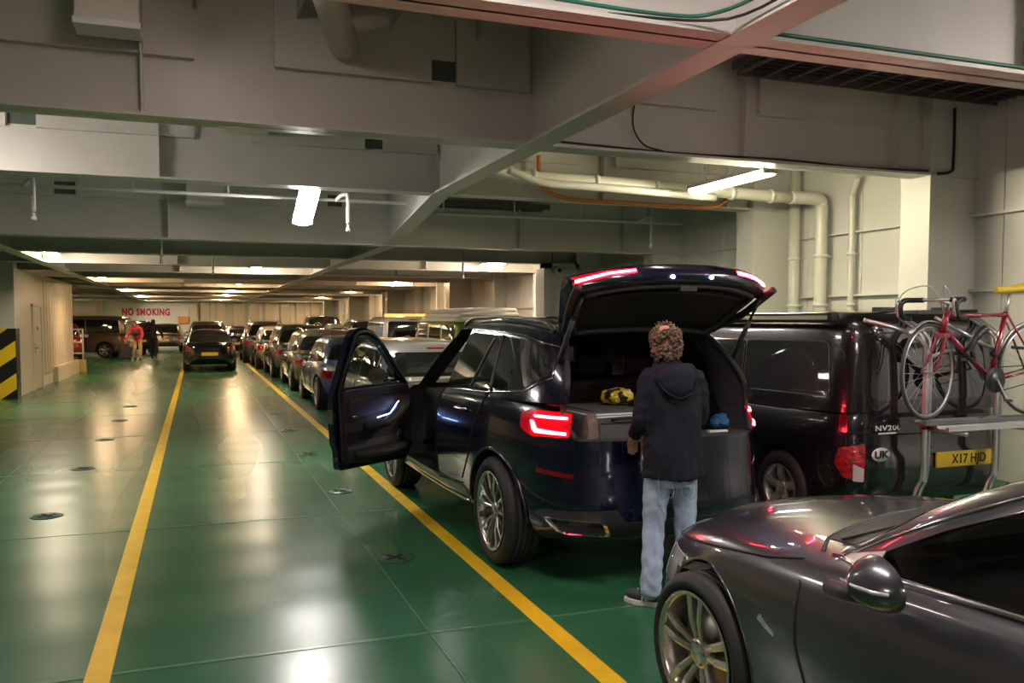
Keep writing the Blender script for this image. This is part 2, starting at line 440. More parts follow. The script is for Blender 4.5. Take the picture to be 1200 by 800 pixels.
MB().sph((0, -.035, 0), .042, 14, 8).build('lens', HAZB, c)

# port side: stair casing with door, hazard column
def casing():
    b = MB(); b.box(-6.2, -3.72, 21.35, 30.6, 0, ZB)
    y = 25.0
    while y < 30.4:
        b.prism([(-3.72, y), (-3.69, y + .06), (-3.69, y + .26), (-3.72, y + .32)], 'Z', .35, ZB - .1); y += .42
    b.box(-3.72, -3.6, 26.4, 30.9, 0, .42)                # plinth
    return b
S(casing().build('wall_port_casing', CREAM))
d = thing('door_1', None, None, (-3.715, 23.9, 0)); d['kind'] = 'structure'
b = MB(); b.box(-.01, .035, -.62, -.55, 0, 2.08); b.box(-.01, .035, .55, .62, 0, 2.08); b.box(-.01, .035, -.62, .62, 2.02, 2.09)
b.build('door_frame', CREAM, d)
MB().box(-.01, .02, -.54, .54, .03, 2.01).build('door_leaf', CREAM, d, bevel=.006)
b = MB(); b.cyl((.02, -.42, 1.02), (.07, -.42, 1.02), .015); b.cyl((.065, -.42, 1.02), (.065, -.28, 1.02), .014); b.box(.018, .03, -.46, -.38, .9, 1.15)
b.build('door_handle', CHROME, d)
b = MB(); b.cyl((.02, 0, 1.5), (.03, 0, 1.5), .05); b.build('door_porthole', HOLE, d)
b = MB(); b.box(-6.5, -3.66, 20.95, 21.35, 0, ZD)
S(b.build('wall_column', STEEL))
def hazard():
    b = MB(); x0, x1, z1 = -4.52, -3.66, 1.52
    b.mi = 1; b.box(x0, x1 + .012, 20.935, 21.36, 0, z1)
    b.mi = 0; k = -1.1
    while k < 1.6:                                          # yellow diagonals
        poly = [(x0, k), (x1, k + .62), (x1, k + .62 + .34), (x0, k + .34)]
        poly = clip_z(poly, 0.0, z1)
        if len(poly) > 2: b.prism(poly, 'Y', 20.925, 20.94)
        k += .70
    return b
def clip_z(poly, lo, hi):
    def cut(P, f):
        out = []
        for i in range(len(P)):
            a, c = P[i], P[(i + 1) % len(P)]; fa, fc = f(a), f(c)
            if fa >= 0: out.append(a)
            if fa * fc < 0:
                t = fa / (fa - fc); out.append((a[0] + (c[0] - a[0]) * t, a[1] + (c[1] - a[1]) * t))
        return out
    return cut(cut(poly, lambda p: p[1] - lo), lambda p: hi - p[1])
S(hazard().build('trim_1', [HAZY, HAZB]))
t = thing('ladder_rail', 'white tubular step rail standing at the far end of the cream stair casing', 'rail', (-3.62, 31.1, 0))
b = MB()
for x in (-.28, .12): b.cyl((x, 0, .4), (x, 0, 1.42), .025)
b.build('upright', WHITE, t)
b = MB()
for z in (.62, .98, 1.40): b.cyl((-.28, 0, z), (.12, 0, z), .022)
b.build('rungs', WHITE, t)
MB().box(-.32, .16, -.05, .45, 0, .4).build('base', pm('ladder_base_yellow', (.55, .42, .12), .5), t, bevel=.01)

# painted lane lines, weld seams and lashing sockets
def strip(x0, x1, y0, y1, name, m, z=.0035): return S(MB().box(x0, x1, y0, y1, -.002, z).build(name, m))
strip(-.53, -.415, .8, 52, 'trim_2', YLINE); strip(1.75, 1.865, .8, 52, 'trim_3', YLINE)
strip(1.155, 1.165, -3, 52, 'trim_4', SEAM, .004); strip(-1.965, -1.955, -3, 52, 'trim_5', SEAM, .004)
for k in range(16): strip(-6, 7.9, 4.42 + 3.05 * k, 4.45 + 3.05 * k, 'trim_%d' % (6 + k), SEAM, .0025)
STR = ['nearest the camera', 'second', 'third', 'fourth', 'fifth']
def socket():
    t = thing('lashing_socket', '', 'deck fitting', (0, 0, 0))
    b = MB(); b.lathe([(0, .13), (.007, .125), (.007, .112), (.004, .108), (.004, .098), (.008, .092), (.008, .0)], axis='Z', n=36)
    b.build('ring', pm('socket_steel', (.05, .11, .07), .35, .3), t)
    b = MB(); b.obox((0, 0, .009), (.15, .030, .004), Euler((0, 0, .6))); b.obox((0, 0, .0092), (.15, .030, .004), Euler((0, 0, .6 + PI / 2)))
    b.build('cross_slot', pm('socket_black', (.004, .004, .004), .8), t)
    return t
sock = socket()
def dup(root, loc, rz=0, label=None, group=None):
    r = root.copy(); COL.objects.link(r); r.location = loc; r.rotation_euler = (0, 0, rz)
    if label: r['label'] = label
    if group: r['group'] = group
    for ch in [c for c in bpy.data.objects if c.parent == root]:
        c = ch.copy(); COL.objects.link(c); c.parent = r
        for g in [k for k in bpy.data.objects if k.parent == ch]:
            d = g.copy(); COL.objects.link(d); d.parent = c
    return r
sp = [(1.30, 5.94), (1.30, 8.47), (1.30, 11.0), (1.30, 13.5), (1.30, 16.0), (-1.25, 8.27), (-1.25, 10.8), (-1.25, 13.3), (-1.25, 15.8), (-1.25, 18.3), (-2.6, 8.27)]
lab = ['round lashing socket with black cross right of the seam, nearest to the bottom edge',
       'round lashing socket with black cross left of the open car door, second in its line',
       'round lashing socket third in the line beside the right yellow line', 'round lashing socket fourth in the line beside the right yellow line',
       'round lashing socket farthest in the line beside the right yellow line',
       'round lashing socket with black cross left of the left yellow line, nearest to the camera', 'round lashing socket left of the left yellow line, second from the camera',
       'round lashing socket left of the left yellow line, third from the camera', 'round lashing socket left of the left yellow line, fourth from the camera',
       'round lashing socket left of the left yellow line, farthest one', 'round lashing socket at the left edge of the picture near the bottom']
for i, (x, y) in enumerate(sp):
    o = sock if i == 0 else dup(sock, (0, 0, 0))
    o.location = (x, y, 0); o['label'] = lab[i]; o['group'] = 'lashing sockets in the deck'; o['category'] = 'deck fitting'

# NO SMOKING on the end wall and an orange cabinet
s = thing('no_smoking_sign', 'red capital letters NO SMOKING painted on the far white wall', 'sign', (-2.9, YF - .03, 2.18))
text_obj('lettering', 'NO SMOKING', .56, REDSIGN, s, (0, 0, 0), (rad(90), 0, 0), .01, 1.14, 0.70, .03)
o = MB().box(-.3, .3, -.12, 0, -.22, .22).build('orange_cabinet', ORANGEBOX, loc=(-.75, YF - .03, 1.72), bevel=.01)
tag(o, 'small orange cabinet on the far white wall right of the red lettering', 'cabinet')

# ------------------------------------------------------------------ lamps
def lamp(loc, mat, label, L_=1.3, w=.18, tilt=0.0, group='ceiling lights'):
    t = thing('ceiling_light', label, 'ceiling light', loc, 0, group)
    t.rotation_euler = (tilt, 0, 0)
    b = MB(); b.box(-w / 2 - .01, w / 2 + .01, -L_ / 2 - .03, L_ / 2 + .03, .03, .075)
    b.box(-w / 2 - .01, w / 2 + .01, -L_ / 2 - .03, -L_ / 2, -.01, .04); b.box(-w / 2 - .01, w / 2 + .01, L_ / 2, L_ / 2 + .03, -.01, .04)
    b.build('housing', WHITE, t, bevel=.006)
    pr = []
    for k in range(9):
        a = PI * k / 8; pr.append((w / 2 * math.cos(a), .03 - .065 * math.sin(a)))
    MB().prism(pr, 'Y', -L_ / 2, L_ / 2).build('diffuser', mat, t)
    b = MB()
    for y in (-L_ * .35, L_ * .35): b.box(-.015, .015, y - .015, y + .015, .07, max(.3, ZD - loc[2] - .1 if abs(tilt) < .1 else .5))
    b.build('hanger', WHITE, t)
    return t
lamp((1.33, 11.05, 3.13), L_TILT, 'bright tube light glowing over the left lane, the large one left of the central girder', 1.0, .24, rad(-19))
lamp((5.52, 8.05, 3.2), L_MID, 'long bright tube light on the right beside the yellowish wall, above the open tailgate', 1.4, .16)
lamp((-2.7, 8.7, 3.5), L_PORT, 'tube light over the port lane just left of the picture', 1.3)
lamp((1.5, 2.5, 3.6), L_NEAR, 'tube light above the camera in front of the nearest beam', 1.3)
lamp((6.6, 1.8, 3.6), L_BAY, 'tube light above the grey coupe out of view', 1.3)
lamp((-2.7, -1.0, 3.5), L_NEAR, 'tube light behind the camera on the port side', 1.3)
lamp((.1, 5.3, 4.0), L_FILL, 'added weak fill light high between the two nearest beams, above the picture on the left', 1.0)  # unseen fill lamp, added to brighten the near beam webs
lamp((3.5, 4.75, 4.05), L_FILL, 'added weak fill light high between the two nearest beams, above the picture beside the girder', .8)  # second added fill lamp, out of view, lifts the right-hand bay
lamp((2.3, -3.2, 3.6), L_NEAR, 'tube light behind the camera over the car lane', 1.3)
WH = lambda x, y: [k for k in ('x',)]
far = [(-2.6, 18.3, 0), (-2.6, 27.5, 1), (-2.6, 37.2, 1), (-2.6, 46.5, 1), (-2.6, 54.5, 0), (1.4, 21.5, 0), (1.4, 30.5, 1), (1.4, 37.0, 1), (1.4, 44.1, 1), (1.4, 53.0, 1),
       (6.35, 18.4, 0), (6.35, 28.1, 1), (6.35, 38.2, 1), (6.35, 47.2, 1), (6.35, 54.5, 1), (-7.5, 24, 1), (-7.5, 34, 1), (-7.5, 44, 1), (-7.5, 53, 1)]
ordn = ['nearest', 'second', 'third', 'fourth', 'farthest']
for i, (x, y, wm) in enumerate(far):
    row = 'left row over the port lanes' if x == -2.6 else 'middle row over the lane with the black saloon' if x == 1.4 else 'right row above the car roofs' if x == 6.35 else 'far left side behind the stair casing'
    lamp((x, y, 2.96 if y > 16 else 3.2), L_FAR if wm else L_FARW, 'white ceiling light of the %s, %s one' % (row, ordn[i % 5]), 1.3, .2)

# ------------------------------------------------------------------ pipes, cables, boxes
def pipe(pts, r, m, name, label, cat='pipe', k=6, clamps=0, n=14, spl=True):
    o = MB().tube(crspline(pts, k) if spl else pts, r, n).build(name, m)
    return tag(o, label, cat)
pp = crspline([(3.05, 9.55, 3.55), (3.3, 9.5, 3.36), (3.8, 9.5, 3.30), (6.0, 9.5, 3.30)], 6)
pipe([(3.0, 9.3, 3.9), (3.08, 9.3, 3.5), (3.4, 9.3, 3.36), (4.2, 9.3, 3.35), (7.4, 9.3, 3.30)], .075, PIPE, 'drain_pipe', 'thick cream pipe running under the deckhead to the starboard wall, upper of the pair')
PC = [o for o in bpy.data.objects if o.name == 'drain_pipe'][0]
for x in (3.7, 4.5, 5.3, 6.4, 7.0): MB().lathe([(-.025, .088), (.025, .088)], c=(x, 9.3, 3.345 - (x - 4.2) * .016), axis='X', n=20).build('clamp_ring', WHITE, PC)
pipe([(3.3, 9.05, 3.38), (3.7, 9.05, 3.26), (4.4, 9.05, 3.24), (6.0, 9.05, 3.2)], .045, PIPE, 'conduit_pipe', 'thinner cream pipe below the thick one under the deckhead')
pipe([(7.3, 9.3, 3.30), (7.72, 9.3, 3.30), (7.82, 9.3, 3.22), (7.82, 9.3, 2.9), (7.82, 9.3, .0)], .085, PIPE, 'wall_pipe', 'thick cream pipe going down the starboard wall, middle of the three', k=6)
pipe([(7.83, 9.85, 3.9), (7.83, 9.85, 0)], .075, PIPE, 'wall_pipe', 'cream pipe going down the starboard wall, leftmost of the three', spl=False)
pipe([(7.88, 8.7, 3.5), (7.88, 8.8, 3.3), (7.88, 8.8, 3.0), (7.88, 8.8, 0)], .04, PIPE, 'wall_pipe', 'slim cream pipe going down the starboard wall, rightmost of the three', k=4)
for (y, x, r, nm) in ((9.3, 7.82, .1, 'wall_pipe'), (9.85, 7.83, .09, 'wall_pipe.001'), (8.8, 7.88, .055, 'wall_pipe.002')):
    for z in (2.55, 1.9):
        b = MB(); b.lathe([(-.02, r), (.02, r)], c=(x, y, z), axis='Z', n=20); b.box(x, XW, y - .015, y + .015, z - .01, z + .01); b.build('clamp_ring', WHITE, bpy.data.objects[nm])
pipe([(4.05, 10.0, 3.75), (4.05, 9.98, 3.5), (4.12, 9.98, 3.34), (4.45, 9.99, 3.235), (5.2, 10.02, 3.225), (6.5, 10.02, 3.225), (6.75, 10.0, 3.29), (6.85, 10.0, 3.40)], .028, OCABLE, 'orange_hose', 'orange hose lying along the lower flange of the beam above the open tailgate', 'hose')
# sprinkler lines
def sprinkler(y, x0, x1, z, drops, lab_):
    t = thing('sprinkler_pipe', lab_, 'pipe', (x0, y, z))
    MB().cyl((0, 0, 0), (x1 - x0, 0, 0), .022, 12).build('main_pipe', PIPEW, t)
    for d_ in drops:
        b = MB(); q = d_ - x0
        b.tube(crspline([(q, 0, 0), (q + .05, -.1, .05), (q + .1, -.16, .06), (q + .12, -.2, 0), (q + .12, -.2, -.32)], 5), .024, 10)
        b.lathe([(0, .03), (.03, .03), (.05, .015), (.08, .02), (.09, 0)], c=(q + .12, -.2, -.42), axis='Z', n=14)
        b.build('nozzle_drop', PIPEW, t)
    b = MB()
    for k in range(int((x1 - x0) / 1.1)): b.box(.5 + 1.1 * k, .52 + 1.1 * k, -.012, .012, 0, ZD - z)
    b.build('hanger', PIPEW, t)
    return t
sprinkler(11.4, -4.5, 2.7, 3.27, (-1.85, 1.75), 'white sprinkler pipe with two hanging nozzles crossing the left bay behind the second beam')
sprinkler(14.3, -4.5, 2.7, 2.98, (-.6,), 'white sprinkler pipe crossing the left bay behind the third beam')
sprinkler(12.1, 2.9, 7.4, 3.25, (6.6,), 'grey sprinkler pipe crossing the right bay under the deckhead')
sprinkler(17.6, 2.9, 7.0, 2.99, (5.2,), 'white conduit crossing behind the deep beam left of the security camera')
sprinkler(17.6, -4.5, 2.7, 2.99, (0.2,), 'white conduit crossing the left bay in front of the orange lit beams')
# boxes by the deckhead
for (x, y, z, sx, sz, lb) in ((-.55 + .0, 6.9, 3.98, .42, .34, 'cream junction box with a lip high on the nearest wide beam'),
                              (.55, 9.98, 3.97, .46, .3, 'cream junction box on the second wide beam left of the tube light'),
                              (.15, 13.0, 3.52, .5, .3, 'cream junction box on the deep beam left of the bright tube light')):
    t = thing('junction_box', lb, 'box', (x, y, z))
    MB().box(-sx / 2, sx / 2, -.16, .1, -sz / 2, sz / 2).build('housing', PIPE, t, bevel=.01)
    b = MB(); b.box(-sx / 2 - .01, sx / 2 + .01, -.19, .1, -sz / 2 - .05, -sz / 2 + .0); b.build('lid', WHITE, t, bevel=.006)
b = MB(); b.cyl((.62, 5.2, 4.1), (1.15, 7.0, 3.90), .12, 20)
tag(b.build('ventilation_duct', STEEL), 'round grey duct running up through the deckhead above the nearest beam', 'duct')
# cable ladders on the starboard side
def tray(x0, x1, y0, y1, z, along, lb):
    t = thing('cable_ladder', lb, 'cable tray', ((x0 + x1) / 2, (y0 + y1) / 2, z))
    hx, hy = (x1 - x0) / 2, (y1 - y0) / 2
    b = MB(); r_ = MB(); c_ = MB()
    if along == 'X':
        for y in (-hy, hy): b.box(-hx, hx, y - .012, y + .012, -.04, .04)
        k = -hx
        while k < hx: r_.box(k, k + .03, -hy, hy, -.03, -.01); k += .28
        for j in range(5): c_.tube([(-hx, -hy * .7 + j * hy * .33, .0), (0, -hy * .7 + j * hy * .33, .012), (hx, -hy * .7 + j * hy * .33, .0)], .018, 6)
    else:
        for x in (-hx, hx): b.box(x - .012, x + .012, -hy, hy, -.04, .04)
        k = -hy
        while k < hy: r_.box(-hx, hx, k, k + .03, -.03, -.01); k += .28
        for j in range(5): c_.tube([(-hx * .7 + j * hx * .33, -hy, 0), (-hx * .7 + j * hx * .33, hy, 0)], .018, 6)
    b.build('side_rail', TRAY, t); r_.build('rung', TRAY, t); c_.build('cables', CABLE, t)
tray(4.7, 7.9, 6.15, 6.75, 3.98, 'X', 'dark cable ladder crossing under the deckhead above the black van')
tray(4.75, 5.3, 4.3, 6.9, 4.07, 'Y', 'dark cable ladder running along the ship above the black van')
tray(3.4, 4.1, 10.6, 12.9, 3.75, 'Y', 'dark cable ladder behind the orange hose')
tray(4.6, 5.6, 10.6, 12.9, 3.80, 'Y', 'wide dark cable ladder behind the orange hose near the wall')
tray(2.98, 5.4, 12.85, 13.2, 3.52, 'X', 'short dark cable ladder on the face of the deep beam')
def cable(pts, r, m, name, lb): return tag(MB().tube(crspline(pts, 6), r, 8).build(name, m), lb, 'cable')
cable([(3.0, 4.01, ZA + .05), (4.0, 3.99, ZA + .045), (5.2, 4.0, ZA + .05), (6.5, 3.99, ZA + .045), (7.8, 4.0, ZA + .05)], .013, GCABLE, 'green_cable', 'dark green cable clipped along the nearest right-hand beam flange')
cable([(-1, 4.01, ZA + .08), (1.2, 3.99, ZA + .07), (2.3, 4.0, ZA + .065), (2.6, 3.9, ZA + .08), (2.66, 3.5, ZA + .08)], .011, GCABLE, 'green_cable', 'bright green cable on the white beam at the very top of the picture')
cable([(2.0, 4.0, ZA + .03), (2.62, 3.85, ZA + .03), (2.66, 3.2, ZA + .03)], .008, CABLE, 'thin_cable', 'thin black wires beside the green cable at the top corner')
cable([(3.0, 7.04, ZA + .05), (4.2, 7.05, ZA + .03), (5.4, 7.04, ZA + .045), (6.4, 7.05, ZA + .03), (7.3, 7.04, ZA + .05)], .011, CABLE, 'black_cable', 'sagging black cable bundle along the beam flange above the tube light')
cable([(7.6, 7.0, 3.95), (7.6, 7.0, 3.4), (7.57, 7.0, 3.28), (7.4, 7.02, 3.25)], .016, CABLE, 'black_cable', 'black cable dropping down the wall pillar on the right')
cable([(3.85, 7.1, 3.8), (3.8, 7.08, 3.5), (3.9, 7.06, 3.32), (4.1, 7.05, 3.27)], .008, CABLE, 'black_cable', 'thin black cable hanging in a loop on the beam right of the girder')
cable([(2.98, 4.6, ZA + .04), (3.0, 5.6, ZA + .05), (2.98, 6.6, ZA + .04)], .022, CABLE, 'black_cable', 'black cable bundle along the right side of the central girder')
# ================================================================== CARS
def half_outline(yr, yf, w, nr, nf, M=44, bow=0.0):
    """half plan outline x>=0 from rear centre to front centre, arc-length resampled"""
    ym = (yr + yf) / 2; pts = []
    for k in range(600):
        a = -PI / 2 + PI * k / 599; n = nr if a < 0 else nf
        c = max(0.0, math.cos(a)); s_ = math.sin(a)
        x = w * c ** (2 / n); y = ym + (yf - ym if a > 0 else ym - yr) * (abs(s_) ** (2 / n)) * (1 if a > 0 else -1)
        pts.append((x, y))
    P = np.array(pts); d = np.r_[0, np.cumsum(np.hypot(*np.diff(P, axis=0).T))]
    q = np.linspace(0, d[-1], M)
    return [(float(a), float(b)) for a, b in zip(np.interp(q, d, P[:, 0]), np.interp(q, d, P[:, 1]))]
def loaf(levels, zlo, zhi, crown, M=44, C=8, flat_bottom=True):
    """levels: list of dict(t,w,yr,yf,nr,nf).  zlo(y), zhi(y): lower/upper height.  returns MB (closed)"""
    b = MB(); b.smooth = True
    rings = []
    for lv in levels:
        h = half_outline(lv['yr'], lv['yf'], lv['w'], lv.get('nr', 5), lv.get('nf', 5), M)
        def Z(y): 
            a, c = zlo(y), zhi(y); return a + (c - a) * lv['t'] + lv.get('dz', 0)
        ring = [(x, y, Z(y)) for x, y in h] + [(-x, y, Z(y)) for x, y in reversed(h[1:-1])]
        rings.append(ring)
    b.grid(rings, True, True)
    # cap
    top = rings[-1]; R_ = [top[i] for i in range(M)]; L_ = [top[(len(top) - i) % len(top)] for i in range(M)]
    k0 = len(b.v); idx = lambda i, j: None
    base = (len(rings) - 1) * len(top); n = len(top)
    rows = []
    for i in range(M):
        row = [base + i]
        if 0 < i < M - 1:
            for j in range(1, C):
                u = 1 - 2 * j / C; x = R_[i][0] * u; y = R_[i][1]
                wf = min(1.0, R_[i][0] / (0.6 * max(q[0] for q in R_)))
                b.v.append((x, y, R_[i][2] + crown * (1 - abs(u) ** 2.2) * wf))
                row.append(len(b.v) - 1)
            row.append(base + (n - i) % n)
        rows.append(row)
    def f(*a): b.f.append(a); b.m.append(0); b.sm.append(True)
    for i in range(M - 1):
        A, B_ = rows[i], rows[i + 1]
        if len(A) == 1:
            for j in range(len(B_) - 1): f(A[0], B_[j], B_[j + 1])
        elif len(B_) == 1:
            for j in range(len(A) - 1): f(A[j], B_[0], A[j + 1])
        else:
            for j in range(len(A) - 1): f(A[j], B_[j], B_[j + 1], A[j + 1])
    # flat bottom as strips
    for i in range(M - 1):
        a, c = i, i + 1; d, e = (n - c) % n, (n - i) % n
        if i == 0: f(a, d, c)
        elif c == M - 1: f(a, e, c)
        else: f(a, e, d, c)
    return b

class Car:
    """body built from a lower shell and a greenhouse; y=0 at the rear axle, +y forward"""
    def __init__(s, sp):
        s.sp = sp
        s.zs = smooth_curve(sp['shoulder']); s.zb0 = sp.get('zb', .22)
        s.roof = smooth_curve(sp['roof']); s.belt = smooth_curve(sp['belt'])
    def zlow(s, y):
        sp = s.sp; yr, yf = sp['yr'], sp['yf']
        a = s.zb0
        if y < yr + .5: a += (yr + .5 - y) / .5 * sp.get('rise_r', .10)
        if y > yf - .5: a += (y - yf + .5) / .5 * sp.get('rise_f', .03)
        return a
    def lower(s):
        sp = s.sp; W_ = sp['w']; lv = []
        wp = sp.get('wprof', [(0, .90), (.06, .955), (.15, .975), (.35, .99), (.55, 1.0), (.72, .995), (.84, .975), (.92, .955), (.97, .93), (1.0, .895)])
        rp = sp.get('rprof', [(0, .16), (.06, .07), (.15, .02), (.35, 0), (.5, .01), (.62, .03), (.8, .05), (.92, .08), (1, .14)])
        fp = sp.get('fprof', [(0, .14), (.06, .06), (.2, .01), (.4, 0), (.6, .03), (.8, .08), (.92, .13), (1, .22)])
        wf, rf, ff = smooth_curve(wp), smooth_curve(rp), smooth_curve(fp)
        for t in (0, .03, .08, .15, .25, .35, .45, .55, .65, .75, .82, .88, .93, .965, .985, 1.0):
            lv.append(dict(t=t, w=W_ * wf(t), yr=sp['yr'] + rf(t), yf=sp['yf'] - ff(t), nr=sp.get('nr', 5), nf=sp.get('nf', 4.2)))
        return loaf(lv, s.zlow, s.zs, sp.get('crown', .05), M=sp.get('M', 44), C=8)
    def green(s, inset=0.0, zlo=None):
        sp = s.sp; lv = []; g = sp['green']
        rr, ff = smooth_curve(g['yr']), smooth_curve(g['yf'])
        w0, w1 = g['w0'], g['w1']
        for t in (0, .12, .25, .4, .55, .7, .8, .88, .94, .975, 1.0):
            e = 0 if t < .8 else (t - .8) / .2
            w = w0 + (w1 - w0) * (t ** 1.15) - g.get('round', .10) * e ** 2.5
            lv.append(dict(t=t, w=w - inset, yr=rr(t) + inset * 1.2 + .05 * e ** 3, yf=ff(t) - inset * 1.2 - .05 * e ** 3, nr=g.get('nr', 7), nf=g.get('nf', 6)))
        lo = (lambda y: s.belt(y) - .06) if zlo is None else (lambda y: zlo)
        hi = lambda y: s.roof(min(max(y, rr(1)), ff(1) - .15)) - inset
        return loaf(lv, lo, hi, g.get('crown', .035), M=sp.get('M', 44), C=8)
    def build_body(s, name, mats, root, union=False):
        a = s.lower().build(name, mats, root)
        g = s.green().build('tmp_green', mats)
        if union:
            g.parent = None; par = a.parent; a.parent = None
            boolean(a, [g], 'UNION'); a.parent = par
        ax = []
        R_ = s.sp['R']; W_ = s.sp['w']
        for y in (0, s.sp['wb']):
            for sd in (-1, 1):
                c = MB(); c.mi = 0
                c.cyl((sd * (W_ - .30), y, R_ + .005), (sd * (W_ + .2), y, R_ + .005), R_ + s.sp.get('gap', .05), 40)
                o = c.build('cut', [LINER]); ax.append(o)
        par = a.parent; a.parent = None
        boolean(a, ax)
        if not union:
            bm = bmesh.new(); bm.from_mesh(a.data); bm.from_mesh(g.data); bm.to_mesh(a.data); bm.free()
            bpy.data.objects.remove(g)
        a.parent = par
        s.body = a
        bm = bmesh.new(); bm.from_mesh(a.data); s.bvh = BVHTree.FromBMesh(bm); bm.free()
        return a
    # ---- conforming panels -------------------------------------------------
    DIR = {'L': ((1, 0, 0), (0, 1, 0), (0, 0, 1)), 'R': ((-1, 0, 0), (0, 1, 0), (0, 0, 1)), 'B': ((0, 1, 0), (1, 0, 0), (0, 0, 1)),
           'F': ((0, -1, 0), (1, 0, 0), (0, 0, 1)), 'T': ((0, 0, -1), (1, 0, 0), (0, 1, 0)),
           'BL': ((.7071, .7071, 0), (.7071, -.7071, 0), (0, 0, 1)), 'BR': ((-.7071, .7071, 0), (.7071, .7071, 0), (0, 0, 1)),
           'FL': ((.7071, -.7071, 0), (.7071, .7071, 0), (0, 0, 1)), 'FR': ((-.7071, -.7071, 0), (.7071, -.7071, 0), (0, 0, 1))}
    def patch(s, name, poly, d, mat, off=.005, step=.06, depth=.012, parent=None, r=0.0, bvh=None):
        if r: poly = round_poly(poly, r)
        D, U, V = [Vector(q) for q in s.DIR[d]]
        bm = bmesh.new(); vs = [bm.verts.new((p[0], p[1], 0)) for p in poly]; bm.faces.new(vs)
        us = [p[0] for p in poly]; vv = [p[1] for p in poly]
        for (lo, hi, nrm) in ((min(us), max(us), (1, 0, 0)), (min(vv), max(vv), (0, 1, 0))):
            k = max(1, int((hi - lo) / step))
            for i in range(1, k):
                q = lo + (hi - lo) * i / k
                bmesh.ops.bisect_plane(bm, geom=bm.verts[:] + bm.edges[:] + bm.faces[:], plane_co=(q * nrm[0], q * nrm[1], 0), plane_no=nrm, dist=1e-6)
        bad = []
        B_ = bvh or s.bvh
        for v in bm.verts:
            o = U * v.co.x + V * v.co.y - D * 6
            h = B_.ray_cast(o, D)
            if h[0] is None: bad.append(v)
            else: v.co = h[0] - D * off
        if bad: bmesh.ops.delete(bm, geom=bad, context='VERTS')
        be = [e for e in bm.edges if len(e.link_faces) == 1]
        ex = bmesh.ops.extrude_edge_only(bm, edges=be)
        for g in ex['geom']:
            if isinstance(g, bmesh.types.BMVert): g.co += D * depth
        for f in bm.faces: f.smooth = True
        bmesh.ops.recalc_face_normals(bm, faces=bm.faces)
        for f in bm.faces:
            if f.normal.dot(D) > 0.3: 
                bmesh.ops.reverse_faces(bm, faces=bm.faces); break
        for e in bm.edges:
            if len(e.link_faces) == 2: e.smooth = e.calc_face_angle(0) < rad(40)
        me = bpy.data.meshes.new(name); bm.to_mesh(me); bm.free(); me.materials.append(mat)
        o = bpy.data.objects.new(name, me); COL.objects.link(o); o.parent = parent or s.body.parent
        return o
    def line(s, pts, d, w=.006, off=.002, name='panel_gap', mat=None, parent=None, step=.05, b=None):
        """thin strip following the body"""
        D, U, V = [Vector(q) for q in s.DIR[d]]; mb = b or MB()
        P = []
        for i in range(len(pts) - 1):
            a, c = Vector(pts[i]), Vector(pts[i + 1]); k = max(1, int((c - a).length / step))
            for j in range(k): P.append(a + (c - a) * j / k)
        P.append(Vector(pts[-1])); W3 = []
        for p in P:
            h = s.bvh.ray_cast(U * p[0] + V * p[1] - D * 6, D)
            if h[0] is not None: W3.append(h[0] - D * off)
        if len(W3) > 1: mb.tube(W3, w, 5)
        if b is None:
            o = mb.build(name, mat or PLASTIC, parent or s.body.parent); return o
def round_poly(poly, r, k=5):
    out = []; n = len(poly)
    for i in range(n):
        a, b, c = Vector(poly[i - 1]).to_2d(), Vector(poly[i]).to_2d(), Vector(poly[(i + 1) % n]).to_2d()
        u, w = (a - b), (c - b); rr = min(r, u.length * .45, w.length * .45); u.normalize(); w.normalize()
        p, q = b + u * rr, b + w * rr
        for j in range(k + 1):
            t = j / k; z = p * (1 - t) ** 2 + b * 2 * t * (1 - t) + q * t * t; out.append((z.x, z.y))
    return out

def mirror_y(poly): return [(-x, z) for x, z in reversed(poly)]
